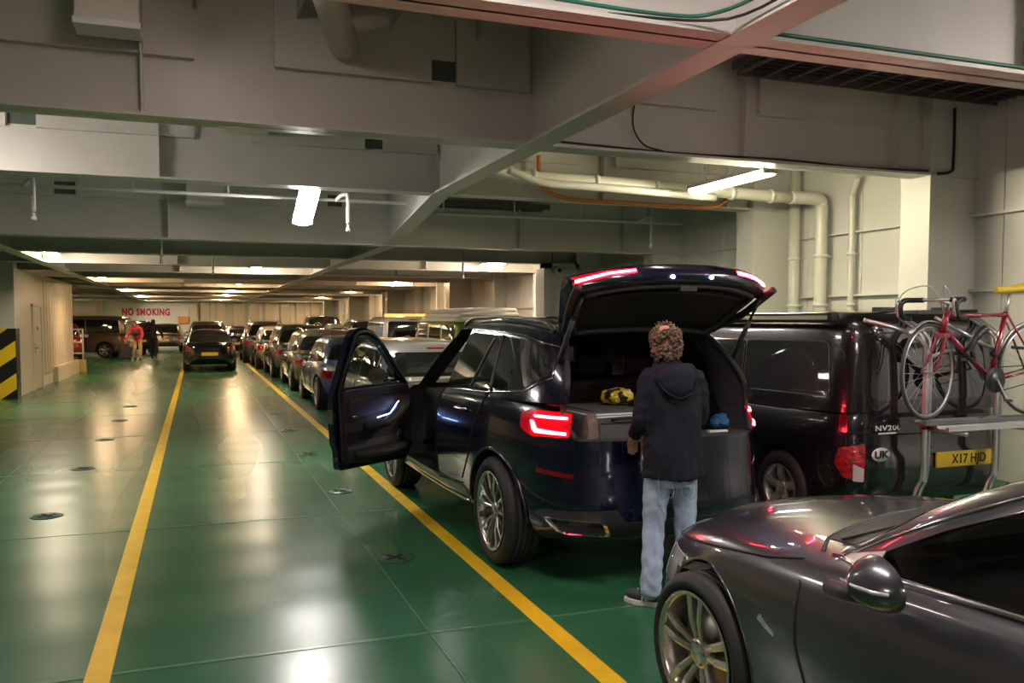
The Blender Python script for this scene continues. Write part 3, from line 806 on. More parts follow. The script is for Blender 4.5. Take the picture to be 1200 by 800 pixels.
# ---- wheels ------------------------------------------------------------------
def tyre_mb(R_, rim, w):
    b = MB(); h = w / 2
    pr = [(-h * .72, rim), (-h * .92, rim + .012), (-h, rim + (R_ - rim) * .45), (-h * .95, R_ - .03), (-h * .80, R_ - .008), (-h * .7, R_)]
    tr = []
    for i, g in enumerate((-.42, -.14, .14, .42)): tr += [(h * (g - .03), R_), (h * (g - .03), R_ - .008), (h * (g + .03), R_ - .008), (h * (g + .03), R_)]
    full = pr + tr + [(-a, r) for a, r in reversed(pr)]
    b.lathe(full + [(full[0][0], full[0][1])], n=56, cap=False); return b
def rim_parts(R_, rim, w, style, face):
    """face=-1: outside looks to -x"""
    h = w / 2; f = face
    b = MB()
    b.lathe([(f * h * .95, rim + .002), (f * h * .98, rim - .008), (f * h * .8, rim - .022), (-f * h * .2, rim - .035), (-f * h * .8, rim - .02), (-f * h * .9, rim)], n=48, cap=False)
    n = {'five': 5, 'multi': 10, 'ten': 5, 'twin': 5, 'seven': 7}[style]
    xo = f * h * .86; xc = f * h * .62
    def spoke(a0, a1, w0, w1, th=.02, mi=0):
        b.mi = mi
        p0 = Vector((xc, math.cos(a0) * .045, math.sin(a0) * .045)); p1 = Vector((xo, math.cos(a1) * (rim - .012), math.sin(a1) * (rim - .012)))
        t0 = Vector((0, -math.sin(a0), math.cos(a0))); t1 = Vector((0, -math.sin(a1), math.cos(a1))); X_ = Vector((f, 0, 0))
        pm_ = (p0 + p1) / 2 + X_ * .012
        tm = (t0 + t1).normalized(); wm = (w0 + w1) / 2 * .92
        V = []
        for p, t, ww in ((p0, t0, w0), (pm_, tm, wm), (p1, t1, w1)):
            V += [tuple(p - t * ww / 2 - X_ * th), tuple(p - t * ww / 2), tuple(p - t * ww * .2 + X_ * .005), tuple(p + t * ww * .2 + X_ * .005), tuple(p + t * ww / 2), tuple(p + t * ww / 2 - X_ * th)]
        F = []
        for k in range(2):
            for j in range(6): F.append((k * 6 + j, k * 6 + (j + 1) % 6, (k + 1) * 6 + (j + 1) % 6, (k + 1) * 6 + j))
        F += [tuple(range(6)), tuple(reversed(range(12, 18)))]
        b.add(V, F, False)
    for k in range(n):
        a = 2 * PI * k / n + PI / 2
        if style == 'five': spoke(a, a, .062, .075)
        elif style == 'seven': spoke(a, a, .035, .045)
        elif style == 'twin':
            spoke(a - .34, a - .17, .030, .038); spoke(a + .34, a + .17, .030, .038)
        elif style == 'ten':
            spoke(a - .22, a - .16, .026, .034); spoke(a + .22, a + .16, .026, .034)
        elif style == 'multi' and k % 2 == 0:
            spoke(a - .10, a - .24, .024, .034); spoke(a + .10, a + .24, .024, .034); spoke(a + .63, a + .63, .030, .042, mi=1, th=.03)
    b.mi = 0
    b.lathe([(xc - f * .03, .07), (xc + f * .008, .062), (xc + f * .014, .04), (xc + f * .016, 0)], n=28)
    for k in range(5):
        a = 2 * PI * k / 5 + .3; b.mi = 1; b.cyl((xc, .044 * math.cos(a), .044 * math.sin(a)), (xc + f * .014, .044 * math.cos(a), .044 * math.sin(a)), .008, 8)
    b.mi = 0
    return b
def wheel(root, x, y, R_, rim, w, style, face, mats=(ALLOY, ALLOYD), detail=True):
    o = tyre_mb(R_, rim, w).build('wheel', RUBBER, root, loc=(x, y, R_))
    rim_parts(R_, rim, w, style, face).build('rim', list(mats), o)
    if detail:
        MB().lathe([(face * w * .08, .0), (face * w * .08, rim * .72), (face * w * .02, rim * .72)], n=32, cap=False).build('brake_disc', BRAKE, o)
        MB().lathe([(-face * w * .2, 0), (-face * w * .2, rim - .01)], n=24, cap=False).build('inner_shield', LINER, o)
    return o
def four_wheels(root, sp, style, w=.225, mats=(ALLOY, ALLOYD)):
    for y in (0, sp['wb']):
        for sd in (-1, 1):
            wheel(root, sd * (sp['w'] - w / 2 - .012), y, sp['R'], sp['R'] * sp.get('rimf', .68), w, style, sd, mats)
def mirror(root, x, y, z, paintm, side, scale=1.0, name='door_mirror'):
    b = MB(); k = scale
    G = []
    for i in range(9):
        t = i / 8; a = t * PI / 2
        ry, rx, rz = .085 * math.cos(a * .9), .0, .075 * math.cos(a * .82)
        G.append([(side * (.0) + .095 * k * math.cos(2 * PI * j / 18) * math.cos(a * .80), .02 + t * .10 * k, .07 * k * math.sin(2 * PI * j / 18) * math.cos(a * .80)) for j in range(18)])
    b.grid(G, True, True); b.add([(0, .125 * k, 0)], [])
    b.add([p for p in G[-1]], [tuple(range(18))], True)
    b.tube([(-side * .20 * k, .03, -.05 * k), (-side * .06 * k, .04, -.035 * k)], [.03 * k, .022 * k], 10)
    o = b.build(name, paintm, root, loc=(x, y, z))
    g = MB(); g.add([(.088 * k * math.cos(2 * PI * j / 18), .024, .063 * k * math.sin(2 * PI * j / 18)) for j in range(18)], [tuple(range(18))], False)
    g.add([(.095 * k * math.cos(2 * PI * j / 18), .0205, .07 * k * math.sin(2 * PI * j / 18)) for j in range(18)], [tuple(range(18))], False)
    g.build('mirror_glass', CHROME, o)
    return o

GEN = {
 'hatch': dict(w=.86, wb=2.52, yr=-.62, yf=3.38, R=.31, shoulder=[(-.62, .92), (0, .97), (1.5, .93), (2.4, .90), (3.0, .84), (3.38, .66)], belt=[(-.6, .98), (1.2, .92), (2.6, .90)],
   roof=[(-.62, 1.36), (-.1, 1.44), (.8, 1.48), (1.6, 1.46), (2.4, 1.36)],
   green=dict(w0=.80, w1=.62, yr=[(0, -.50), (.5, -.42), (.85, -.26), (1, -.16)], yf=[(0, 2.62), (.5, 2.10), (1, 1.55)])),
 'mpv': dict(w=.90, wb=2.75, yr=-.80, yf=3.60, R=.325, shoulder=[(-.8, .98), (0, 1.02), (1.5, .98), (2.6, .95), (3.2, .88), (3.6, .68)], belt=[(-.8, 1.02), (1.2, .97), (2.8, .96)],
   roof=[(-.8, 1.46), (-.2, 1.53), (.9, 1.56), (1.8, 1.54), (2.6, 1.44)],
   green=dict(w0=.83, w1=.66, yr=[(0, -.68), (.5, -.60), (.85, -.48), (1, -.40)], yf=[(0, 2.85), (.5, 2.35), (1, 1.8)])),
 'suv': dict(w=.92, wb=2.70, yr=-.85, yf=3.55, R=.355, zb=.26, shoulder=[(-.85, 1.02), (0, 1.08), (1.5, 1.05), (2.5, 1.03), (3.1, .97), (3.55, .78)], belt=[(-.8, 1.08), (1.2, 1.04), (2.8, 1.02)],
   roof=[(-.85, 1.56), (-.2, 1.64), (.9, 1.67), (1.7, 1.65), (2.5, 1.5)],
   green=dict(w0=.85, w1=.66, yr=[(0, -.75), (.5, -.66), (.85, -.50), (1, -.42)], yf=[(0, 2.65), (.5, 2.2), (1, 1.75)])),
 'saloon': dict(w=.90, wb=2.85, yr=-1.0, yf=3.70, R=.33, shoulder=[(-1.0, .92), (-.6, .98), (0, .96), (1.5, .92), (2.6, .90), (3.3, .80), (3.7, .64)], belt=[(-.8, .97), (1.2, .92), (2.8, .90)],
   roof=[(-.6, 1.1), (.2, 1.33), (.9, 1.39), (1.7, 1.38), (2.4, 1.2)],
   green=dict(w0=.80, w1=.60, yr=[(0, -.62), (.5, -.18), (.85, .15), (1, .36)], yf=[(0, 2.55), (.5, 2.05), (1, 1.5)])),
 'van': dict(w=.90, wb=3.0, yr=-.95, yf=3.9, R=.34, zb=.25, nr=9, shoulder=[(-.95, 1.10), (0, 1.10), (2.4, 1.08), (3.1, 1.02), (3.6, .92), (3.9, .7)], belt=[(-.9, 1.10), (3, 1.08)],
   roof=[(-.95, 1.86), (0, 1.90), (1.8, 1.90), (2.6, 1.84), (3.1, 1.6)],
   green=dict(w0=.875, w1=.80, yr=[(0, -.88), (.5, -.86), (.9, -.80), (1, -.74)], yf=[(0, 3.45), (.5, 2.95), (1, 2.35)], nr=12)),
}
def scaled(sp, L=1.0, W_=1.0, H=1.0):
    import copy
    s_ = copy.deepcopy(sp)
    for k in ('yr', 'yf', 'wb'): s_[k] *= L
    s_['w'] *= W_
    for k in ('shoulder', 'belt', 'roof'): s_[k] = [(a * L, b * H) for a, b in s_[k]]
    g = s_['green']; g['w0'] *= W_; g['w1'] *= W_
    for k in ('yr', 'yf'): g[k] = [(t, y * L) for t, y in g[k]]
    return s_
def generic_car(kind, name, label, cat, loc, rz, pm_, group=None, L=1, W_=1, H=1, style='five', glass=CARGLASS, tail='low', plate=True, rails=False, rims=(ALLOY, ALLOYD), lit=False):
    sp = scaled(GEN[kind], L, W_, H); c = Car(sp); root = thing(name, label, cat, loc, rz, group)
    sp['M'] = 36
    c.build_body('body', [pm_, LINER], root)
    g = sp['green']; rr, ff = smooth_curve(g['yr']), smooth_curve(g['yf'])
    def zt(y, t): return c.belt(y) + .0 + (c.roof(min(max(y, rr(1)), ff(1) - .15)) - c.belt(y)) * t
    # side windows follow the greenhouse outline
    n_rear = rr(.2) + (.30 if kind != 'saloon' else .25); n_front = ff(.12) - .10
    t0, t1 = .06, .80
    yr0, yr1 = rr(t0) + .22, rr(t1) + .24; yf0, yf1 = ff(t0) - .12, ff(t1) - .12
    div = [yr0 + (yf0 - yr0) * q for q in ((.38, .70) if kind != 'van' else (.36, .68))]
    def win(a0, a1, b0, b1): return [(a0, zt(a0, t0)), (b0, zt(b0, t0)), (b1, zt(b1, t1)), (a1, zt(a1, t1))]
    segs = [(yr0, yr1, div[0] - .03, div[0] - .0), (div[0] + .03, div[0] + .06, div[1] - .03, div[1] - .02), (div[1] + .03, div[1] + .04, yf0, yf1)]
    for q in segs:
        for sd in 'LR': c.patch('side_window', win(*q), sd, glass, r=.05, step=.12, off=.004)
    w0, w1 = g['w0'], g['w1']
    yb = rr(.3); zb_, ztp = c.belt(rr(0)) + (.05 if kind != 'saloon' else .06), c.roof(rr(1)) - .09
    c.patch('rear_window', [(-w0 * .86, zb_), (w0 * .86, zb_), (w1 * .88, ztp), (-w1 * .88, ztp)], 'B', glass, r=.07, step=.05, off=.012)
    zf = c.belt(ff(0)) + .02; ztf = c.roof(ff(1)) - .08
    c.patch('windscreen', [(-w0 * .88, zf), (w0 * .88, zf), (w1 * .88, ztf), (-w1 * .88, ztf)], 'F', glass, r=.07, step=.12)
    # lights
    H1 = c.zs(sp['yr'] + .1)
    W2 = sp['w']
    k = .7071
    def corner(y, x): return None
    cz = H1 - .12
    if tail == 'tall': tp = [(-.16, H1 - .25), (.12, H1 - .25), (.09, H1 + .02), (-.12, H1 + .02)]
    else: tp = [(-.17, H1 - .26), (.14, H1 - .25), (.13, H1 - .11), (-.20, H1 - .10)]
    u0 = -(W2 * .9) * k - (sp['yr'] + .12) * k
    c.patch('tail_light', [(u0 + a, z) for a, z in tp], 'BL', TAILLIT if lit else TAILRED, r=.03, step=.06)
    u1 = (W2 * .9) * k + (sp['yr'] + .12) * k
    c.patch('tail_light', [(u1 - a, z) for a, z in reversed(tp)], 'BR', TAILLIT if lit else TAILRED, r=.03, step=.06)
    if tail == 'tall':
        for sd in (-1, 1):
            z0, z1_ = H1 + .03, c.roof(rr(1)) - .10
            c.patch('upper_tail_light', [(sd * w0 * .93 - .06, z0), (sd * w0 * .93 + .06, z0), (sd * (w1 * .97) + .035, z1_), (sd * (w1 * .97) - .055, z1_)], 'B', TAILLIT if lit else TAILRED, step=.08)
    uf = -(W2 * .9) * k + (sp['yf'] - .1) * k
    hl = [(-.25, .60 * H + .02), (.16, .58 * H), (.14, .70 * H), (-.28, .74 * H)]
    c.patch('headlight', [(uf + a, z) for a, z in hl], 'FL', LENSW, r=.03, step=.08)
    c.patch('headlight', [(-uf - a, z) for a, z in reversed(hl)], 'FR', LENSW, r=.03, step=.08)
    # bumper, plate, gaps, handles
    c.patch('lower_bumper', [(-W2 * .85, .28), (W2 * .85, .28), (W2 * .8, .42), (-W2 * .8, .42)], 'B', PLASTIC, r=.05, step=.1)
    if plate:
        pz = H1 - .33
        p = c.patch('number_plate', [(-.26, pz - .055), (.26, pz - .055), (.26, pz + .055), (-.26, pz + .055)], 'B', PLATEY, off=.012, step=.2)
    b = MB()
    for yy in (div[0], div[1]): c.line([(yy, .36), (yy, c.belt(yy))], 'L', .005, b=b)
    c.line([(div[1] + (yf0 - div[1]) + .02, .36), (yf0 + .02, c.belt(yf0) - .03)], 'L', .005, b=b)
    c.line([(-W2 * .75, H1 - .42), (W2 * .75, H1 - .42)], 'B', .005, b=b)
    b.build('panel_gap', PLASTIC, root)
    for yy in (div[0] + .12, div[1] + .12):
        for sd in 'L':
            h = c.bvh.ray_cast(Vector((-5, yy, c.belt(yy) - .10)), Vector((1, 0, 0)))
            if h[0]: MB().tube([h[0] + Vector((0, -.08, 0)), h[0] + Vector((-.03, -.05, 0)), h[0] + Vector((-.03, .05, 0)), h[0] + Vector((0, .08, 0))], .012, 8).build('door_handle', pm_, root)
    c.patch('brake_lamp', [(-.12, ztp + .04), (.12, ztp + .04), (.12, ztp + .06), (-.12, ztp + .06)], 'B', TAILRED, step=.2)
    for sd in (-1, 1):
        mirror(root, sd * (w0 + .13), ff(.0) - .48, c.belt(ff(0)) + .08, pm_, sd, .95)
    if rails:
        for sd in (-1, 1):
            ys = np.linspace(rr(1) + .1, ff(1) - .1, 7)
            MB().tube([(sd * (w1 - .09), y, c.roof(y) + (.055 if 0 < i < 6 else .0)) for i, y in enumerate(ys)], .014, 8).build('roof_rail', CHROME if rails == 'chrome' else PLASTIC, root)
    four_wheels(root, sp, style, mats=rims)
    return root, c
# ---- the queue ahead of the open-door car, and the neighbouring lanes -----------
P_SILVER = paint('paint_silver', (0.50, 0.49, 0.44), .6); P_BLUE = paint('paint_blue', (0.10, 0.15, 0.34), .4)
P_BROWN = paint('paint_brown', (0.16, 0.13, 0.10), .6); P_GREY = paint('paint_grey', (0.16, 0.15, 0.14), .6)
P_BLACK = paint('paint_black', (0.004, 0.004, 0.005), .0, .2); P_WHITE = paint('paint_white', (0.70, 0.68, 0.63), .0)
P_DKRED = paint('paint_red', (0.30, 0.03, 0.025), .4); P_BRONZE = paint('paint_bronze', (0.24, 0.18, 0.14), .5)
P_DKGREY = paint('paint_dark_grey', (0.05, 0.05, 0.055), .5); P_NAVY = paint('paint_navy', (0.02, 0.028, 0.06), .4)
def lane_x(sp_w, left=2.0): return left + sp_w
Q = 'cars queued in the lane ahead'
generic_car('mpv', 'estate_car', 'silver car right in front of the dark blue car, seen past its open door', 'car', (2.98, 11.45, 0), 0, P_SILVER, Q, H=.905, style='twin')
generic_car('hatch', 'hatchback', 'blue hatchback in the queue, third car of the lane', 'car', (2.95, 16.5, 0), 0, P_BLUE, Q, H=.93, style='seven')
generic_car('mpv', 'people_carrier', 'brown people carrier in front of the blue hatchback', 'car', (2.98, 21.2, 0), rad(-1), P_BROWN, Q, H=.93, rails='chrome')
generic_car('suv', 'estate_car', 'dark grey car with roof rails in front of the brown people carrier', 'car', (2.95, 26.2, 0), 0, P_GREY, Q, H=.93, rails='chrome')
generic_car('hatch', 'hatchback', 'silver hatchback with a red tail light fifth from the open car door', 'car', (2.75, 31.0, 0), 0, P_SILVER, Q, H=1.0)
generic_car('suv', 'estate_car', 'grey estate car with tall red tail lights far up the queue', 'car', (2.62, 35.6, 0), 0, P_GREY, Q, tail='tall', lit=True, H=.98, rails='chrome')
generic_car('saloon', 'saloon_car', 'dark blue saloon at the far end between the black saloon and the queue', 'car', (1.85, 43.0, 0), rad(4), P_NAVY, Q)
generic_car('hatch', 'hatchback', 'dark car at the far end of the queue with a pale roof', 'car', (3.8, 45.2, 0), 0, P_SILVER, Q)
Q2 = 'cars in the lane beside the starboard wall'
generic_car('suv', 'off_road_car', 'black tall car whose roof shows above the blue hatchback in the wall lane', 'car', (5.5, 28.5, 0), 0, P_BLACK, Q2, rails='chrome', H=1.0)
generic_car('hatch', 'hatchback', 'white car in the wall lane behind the black tall car', 'car', (5.5, 34.0, 0), 0, P_WHITE, Q2, H=1.04)
generic_car('suv', 'off_road_car', 'large black car with a light roof edge near the far right end wall', 'car', (5.45, 39.5, 0), 0, P_BLACK, Q2, rails='chrome', H=1.12)
generic_car('saloon', 'saloon_car', 'black saloon parked between the yellow lines in the left lane', 'car', (.40, 30.6, 0), 0, P_BLACK, None, H=.985, W_=.95)
generic_car('suv', 'estate_car', 'dark car with roof rails in front of the black saloon', 'car', (.42, 36.6, 0), 0, P_DKGREY, None, rails='chrome', tail='tall', H=.985, W_=.93)
generic_car('suv', 'estate_car', 'silver grey car far left of the black saloon near the end wall', 'car', (-1.6, 50.5, 0), rad(-3), P_GREY, None, H=.9)
generic_car('suv', 'people_carrier', 'dark people carrier beside the two people, near the end wall', 'car', (-2.75, 46.0, 0), rad(14), P_BLACK, None, H=1.0)
generic_car('hatch', 'hatchback', 'red car behind the white step rail at the end of the stair casing', 'car', (-5.15, 38.5, 0), rad(6), P_DKRED, None, H=1.05)
generic_car('van', 'passenger_van', 'bronze passenger van with dark windows parked crosswise behind the suitcase', 'van', (-3.75, 43.2, 0), rad(80), P_BRONZE, None, H=.985, style='five', tail='tall', L=1.0)

# white van with beacon and blue panel
rt, c = generic_car('van', 'service_van', 'white van with an orange roof beacon and a blue panel in the wall lane', 'van', (5.6, 23.6, 0), 0, P_WHITE, None, H=.94, glass=CARGLASS, tail='tall', L=.85)
BLUEP = pm('blue_panel', (.02, .16, .42), .4)
c.patch('blue_panel', [(-.5, 1.0), (.55, 1.0), (.55, 1.55), (-.5, 1.55)], 'L', BLUEP, r=.1, off=.008)
b = MB(); b.obox((0, .3, 1.83), (1.2, .24, .10)); b.build('roof_beacon', pm('beacon_orange', (.95, .22, .04), .3, emit=(1, .25, .05), es=.8), rt, bevel=.03)
b = MB(); b.obox((0, .3, 1.775), (1.25, .18, .05)); b.build('beacon_base', PLASTIC, rt)

# green camper with white raised roof
def camper():
    P_GREEN = paint('paint_olive_green', (0.22, 0.28, 0.045), .2, .35)
    sp = dict(w=.88, wb=2.46, yr=-1.05, yf=3.35, R=.33, zb=.28, nr=10, nf=8, shoulder=[(-1.05, 1.10), (0, 1.12), (2.6, 1.12), (3.35, 1.08)], belt=[(-1, 1.12), (3.2, 1.10)],
              roof=[(-1.05, 1.68), (0, 1.73), (2.5, 1.72), (3.2, 1.66)], M=36,
              fprof=[(0, .10), (.5, 0), (1, .10)], green=dict(w0=.85, w1=.79, yr=[(0, -1.0), (1, -.86)], yf=[(0, 3.22), (.5, 3.05), (1, 2.72)], nr=12, nf=10))
    root = thing('camper_van', 'green camper van with a white raised roof behind the dark blue car', 'van', (6.0, 18.4, 0))
    c = Car(sp); c.build_body('body', [P_GREEN, LINER], root)
    for (a, q) in ((-.75, .15), (.30, 1.30), (1.45, 2.35)):
        for sd in 'LR': c.patch('side_window', [(a, 1.17), (q, 1.17), (q - .02, 1.60), (a + .02, 1.60)], sd, CARGLASS, r=.06, step=.1)
    for sd in 'LR': c.patch('side_window', [(2.47, 1.17), (2.98, 1.17), (2.75, 1.60), (2.45, 1.60)], sd, CARGLASS, r=.06, step=.1)
    c.patch('rear_window', [(-.62, 1.18), (.62, 1.18), (.58, 1.58), (-.58, 1.58)], 'B', CARGLASS, r=.08)
    c.patch('windscreen', [(-.72, 1.14), (.72, 1.14), (.66, 1.58), (-.66, 1.58)], 'F', CARGLASS, r=.08)
    for sd, x in (('B', -.74), ('B', .74)): c.patch('tail_light', [(x - .06, .75), (x + .06, .75), (x + .06, 1.02), (x - .06, 1.02)], sd, TAILRED, r=.02)
    c.patch('number_plate', [(-.26, .62), (.26, .62), (.26, .73), (-.26, .73)], 'B', PLATEY, off=.012, step=.2)
    b = MB(); b.box(-.9, .9, -1.10, -1.0, .36, .5); b.build('rear_bumper', WHITE, root, bevel=.02)
    # pop-top: three stepped white shells
    b = MB(); b.smooth = True
    for (z0, z1, w_, y0, y1) in ((1.66, 1.76, .80, -.96, 2.75), (1.76, 1.86, .755, -.90, 2.55), (1.86, 1.96, .71, -.82, 2.30)):
        lv = [dict(t=0, w=w_, yr=y0, yf=y1, nr=12, nf=7), dict(t=.6, w=w_ - .015, yr=y0 + .02, yf=y1 - .1, nr=12, nf=7), dict(t=1, w=w_ - .05, yr=y0 + .05, yf=y1 - .2, nr=12, nf=7)]
        q = loaf(lv, lambda y: z0, lambda y: z1, .015, M=30, C=6); k = len(b.v)
        b.v += q.v; b.f += [tuple(i + k for i in f) for f in q.f]; b.m += q.m; b.sm += q.sm
    b.build('raised_roof', pm('camper_roof_white', (.62, .60, .54), .45), root)
    b = MB()
    for sd in (-1, 1): b.box(sd * .84 - .012, sd * .84 + .012, -.9, 2.8, 1.655, 1.685)
    b.build('rain_gutter', P_GREEN, root)
    for sd in (-1, 1): mirror(root, sd * 1.0, 2.75, 1.25, CHROME, sd, 1.0)
    four_wheels(root, sp, 'seven')
camper()
# ================================================================== THE DARK BLUE CAR (tailgate and door open)
P_SUV = paint('paint_midnight_blue', (0.0022, 0.0035, 0.016), .15, .2)
REFL = pm('reflector_red', (.16, .002, .006), .2, coat=1.0)
def suv():
    sp = dict(w=.975, wb=3.0, yr=-.92, yf=3.86, R=.375, rimf=.70, zb=.27, M=64, nr=4.3, nf=4.0, gap=.055, rise_r=.05, crown=.05,
        shoulder=[(-.92, 1.16), (-.3, 1.20), (.6, 1.19), (1.5, 1.13), (2.4, 1.08), (2.9, 1.06), (3.5, .98), (3.86, .80)],
        belt=[(-.9, 1.24), (0, 1.22), (.9, 1.17), (1.8, 1.11), (2.9, 1.06)],
        roof=[(-.62, 1.60), (-.1, 1.665), (.8, 1.70), (1.5, 1.685), (2.0, 1.62), (2.6, 1.4)],
        rprof=[(0, .10), (.06, .04), (.16, .0), (.30, .0), (.40, .03), (.55, .045), (.75, .05), (.9, .09), (1, .14)],
        green=dict(w0=.90, w1=.695, yr=[(0, -.80), (.3, -.74), (.7, -.58), (1, -.42)], yf=[(0, 2.75), (.5, 2.2), (.85, 1.78), (1, 1.6)], round=.11, nr=5.5, nf=6))
    root = thing('sport_utility_car', 'dark blue car with its tailgate and front door open, parked right of the yellow line', 'car', (2.855, 5.60, 0), rad(1.0))
    c = Car(sp)
    body = c.build_body('body', [P_SUV, LINER, INTER, INTERL], root, union=True)
    # ---- detail panels read off the closed skin before it is cut
    W2 = sp['w']
    def zb_(y): return c.belt(y)
    # side glass: rear door, rear quarter (both sides)
    rd = [(1.28, 1.155), (.42, 1.195), (.34, 1.26), (.55, 1.575), (1.12, 1.605)]
    rd = [(1.26, 1.15), (.20, 1.205), (.32, 1.585), (1.02, 1.605)]
    q1 = [(.15, 1.21), (-.36, 1.255), (-.52, 1.34), (-.42, 1.50), (-.10, 1.565), (.27, 1.585)]
    fr = [(1.32, 1.15), (1.08, 1.605), (1.40, 1.60), (2.28, 1.20), (2.22, 1.12)]
    for sd in 'LR':
        c.patch('side_window', rd, sd, CARGLASS, r=.04, step=.06)
        c.patch('quarter_window', q1, sd, CARGLASS, r=.06, step=.06)
    c.patch('side_window', fr, 'R', CARGLASS, r=.04)
    # chrome strip below the glass and round it
    b = MB()
    c.line([(1.30, 1.135), (.2, 1.185), (-.36, 1.232), (-.56, 1.33), (-.45, 1.525), (-.10, 1.59), (.3, 1.608), (1.04, 1.625)], 'L', .006, b=b, off=.004)
    b.build('window_chrome', pm('dark_chrome', (.35, .35, .36), .15, 1.0), root)
    b = MB(); c.line([(.175, 1.20), (.30, 1.59)], 'L', .012, b=b, off=.004); c.line([(.62, 1.19), (.43, 1.58)], 'L', .010, b=b, off=.006)
    b.build('window_divider', PLASTIC, root)
    # door gaps and a crease along the flank
    b = MB()
    c.line([(1.27, .40), (1.30, .9), (1.30, 1.13)], 'L', .005, b=b)
    c.line([(.62, .50), (.44, .72), (.34, .95), (.20, 1.19)], 'L', .005, b=b)
    c.line([(1.27, .40), (.62, .46)], 'L', .005, b=b)
    b.build('panel_gap', LINER, root)
    for y_ in (.62,):
        h = c.bvh.ray_cast(Vector((-5, y_, 1.03)), Vector((1, 0, 0)))[0]
        MB().tube(crspline([h + Vector((0, -.11, 0)), h + Vector((-.035, -.07, 0)), h + Vector((-.04, .07, 0)), h + Vector((0, .11, 0))], 4), .015, 8, flat=.8).build('door_handle', P_SUV, root)
    h = c.bvh.ray_cast(Vector((-5, -.30, 1.02)), Vector((1, 0, 0)))[0]
    # rear lights on the body (L shape)
    k = .7071
    u0 = -(W2 - .10) * k - (sp['yr'] + .14) * k
    def tl(sd, sg):
        D = 'BL' if sg < 0 else 'BR'
        U = lambda a: (u0 + a) if sg < 0 else -(u0 + a)
        def Pp(lst): return [(U(a), z) for a, z in (lst if sg < 0 else lst[::-1])]
        t = c.patch('tail_light', Pp([(-.30, 1.00), (-.20, .955), (.10, .965), (.10, 1.115), (-.22, 1.125), (-.30, 1.09)]), D, TAILLIT, r=.02, step=.04, off=.010)
        c.patch('light_bar', Pp([(-.17, 1.076), (.075, 1.074), (.075, 1.090), (-.185, 1.092)]), D, TAILHOT, r=.008, step=.04, off=.022, parent=t)
        c.patch('light_hook', Pp([(-.205, 1.055), (-.182, 1.055), (-.148, 1.006), (.075, .995), (.075, .978), (-.158, .980), (-.185, 1.0)]), D, TAILHOT, step=.04, off=.022, parent=t)
        return t
    tl('L', -1); tl('R', 1)
    # reflectors, bumper trim, exhausts
    for sg, D in ((-1, 'BL'), (1, 'BR')):
        U = lambda a: (u0 + a) if sg < 0 else -(u0 + a)
        P_ = [(-.15, .725), (.13, .705), (.13, .735), (-.15, .755)]
        P_ = [(U(a), z) for a, z in (P_ if sg < 0 else P_[::-1])]
        c.patch('reflector', P_, D, REFL, r=.01, step=.05, off=.006)
    DARKTRIM = pm('bumper_trim_grey', (.035, .035, .04), .4, .2)
    c.patch('bumper_trim', [(-.92, .30), (-.60, .27), (.60, .27), (.92, .30), (.92, .40), (.80, .50), (.45, .52), (.38, .44), (-.38, .44), (-.45, .52), (-.80, .50), (-.92, .40)], 'B', DARKTRIM, step=.06, off=.012, depth=.03)
    for sg in (-1, 1):
        x0, x1 = sg * .52, sg * .80
        lo, hi = min(x0, x1), max(x0, x1)
        P_ = [(lo, .36), (hi - .03 if sg < 0 else hi, .36), (hi, .42), (hi - .02, .455), (lo + .02, .455), (lo, .42)]
        P_ = round_poly([(sg * .50, .365), (sg * .53, .455), (sg * .82, .455), (sg * .76, .365)], .03)
        if sg < 0: P_ = P_[::-1]
        ys = c.bvh.ray_cast(Vector((sg * .66, -5, .41)), Vector((0, 1, 0)))[0].y
        yi, yo = [c.bvh.ray_cast(Vector((sg * q_, -5, .41)), Vector((0, 1, 0)))[0].y for q_ in (.52, .80)]; ys = (yi + yo) / 2; sl = (yo - yi) / .28
        b = MB(); n = len(P_); cx_ = sum(p[0] for p in P_) / n; cz_ = sum(p[1] for p in P_) / n
        sk = -.10 * sg  # outer edge sits further forward
        def pt(p, s_, dy): return (cx_ + (p[0] - cx_) * s_, c.bvh.ray_cast(Vector((cx_ + (p[0] - cx_) * s_, -5, .43)), Vector((0, 1, 0)))[0].y + dy - .022, cz_ + (p[1] - cz_) * s_)
        b.grid([[pt(p, 1.0, .06) for p in P_], [pt(p, 1.03, -.035) for p in P_], [pt(p, .97, -.045) for p in P_], [pt(p, .86, -.03) for p in P_], [pt(p, .84, .0) for p in P_]], False, True)
        e = b.build('exhaust_tip', CHROME, root)
        b = MB(); b.add([pt(p, .86, -.008) for p in P_], [tuple(range(n))], False); b.build('exhaust_hole', LINER, e)
        b = MB(); b.lathe([(-.02, .035), (.03, .035), (.03, 0)], c=(cx_, ys + .01, cz_), axis='Y', n=20); b.build('exhaust_pipe', ALLOYD, e)
    # sill chrome and roof rails
    b = MB(); c.line([(.5, .345), (1.2, .325), (2.5, .325)], 'L', .012, b=b, off=.006); b.build('sill_chrome', CHROME, root)
    b = MB(); c.line([(.45, .40), (.62, .44), (1.3, .43), (2.5, .42)], 'L', .008, b=b, off=.004); b.build('sill_moulding', DARKTRIM, root)
    for sd in (-1, 1):
        pts = [(sd * .60, -.30, c.roof(-.30) - .02)] + [(sd * (.60 - .0), y, c.roof(y) + .022) for y in (-.15, .2, .7, 1.1, 1.4)] + [(sd * .60, 1.62, c.roof(1.62) - .02)]
        MB().tube(crspline(pts, 4), .016, 8).build('roof_rail', PLASTIC, root)
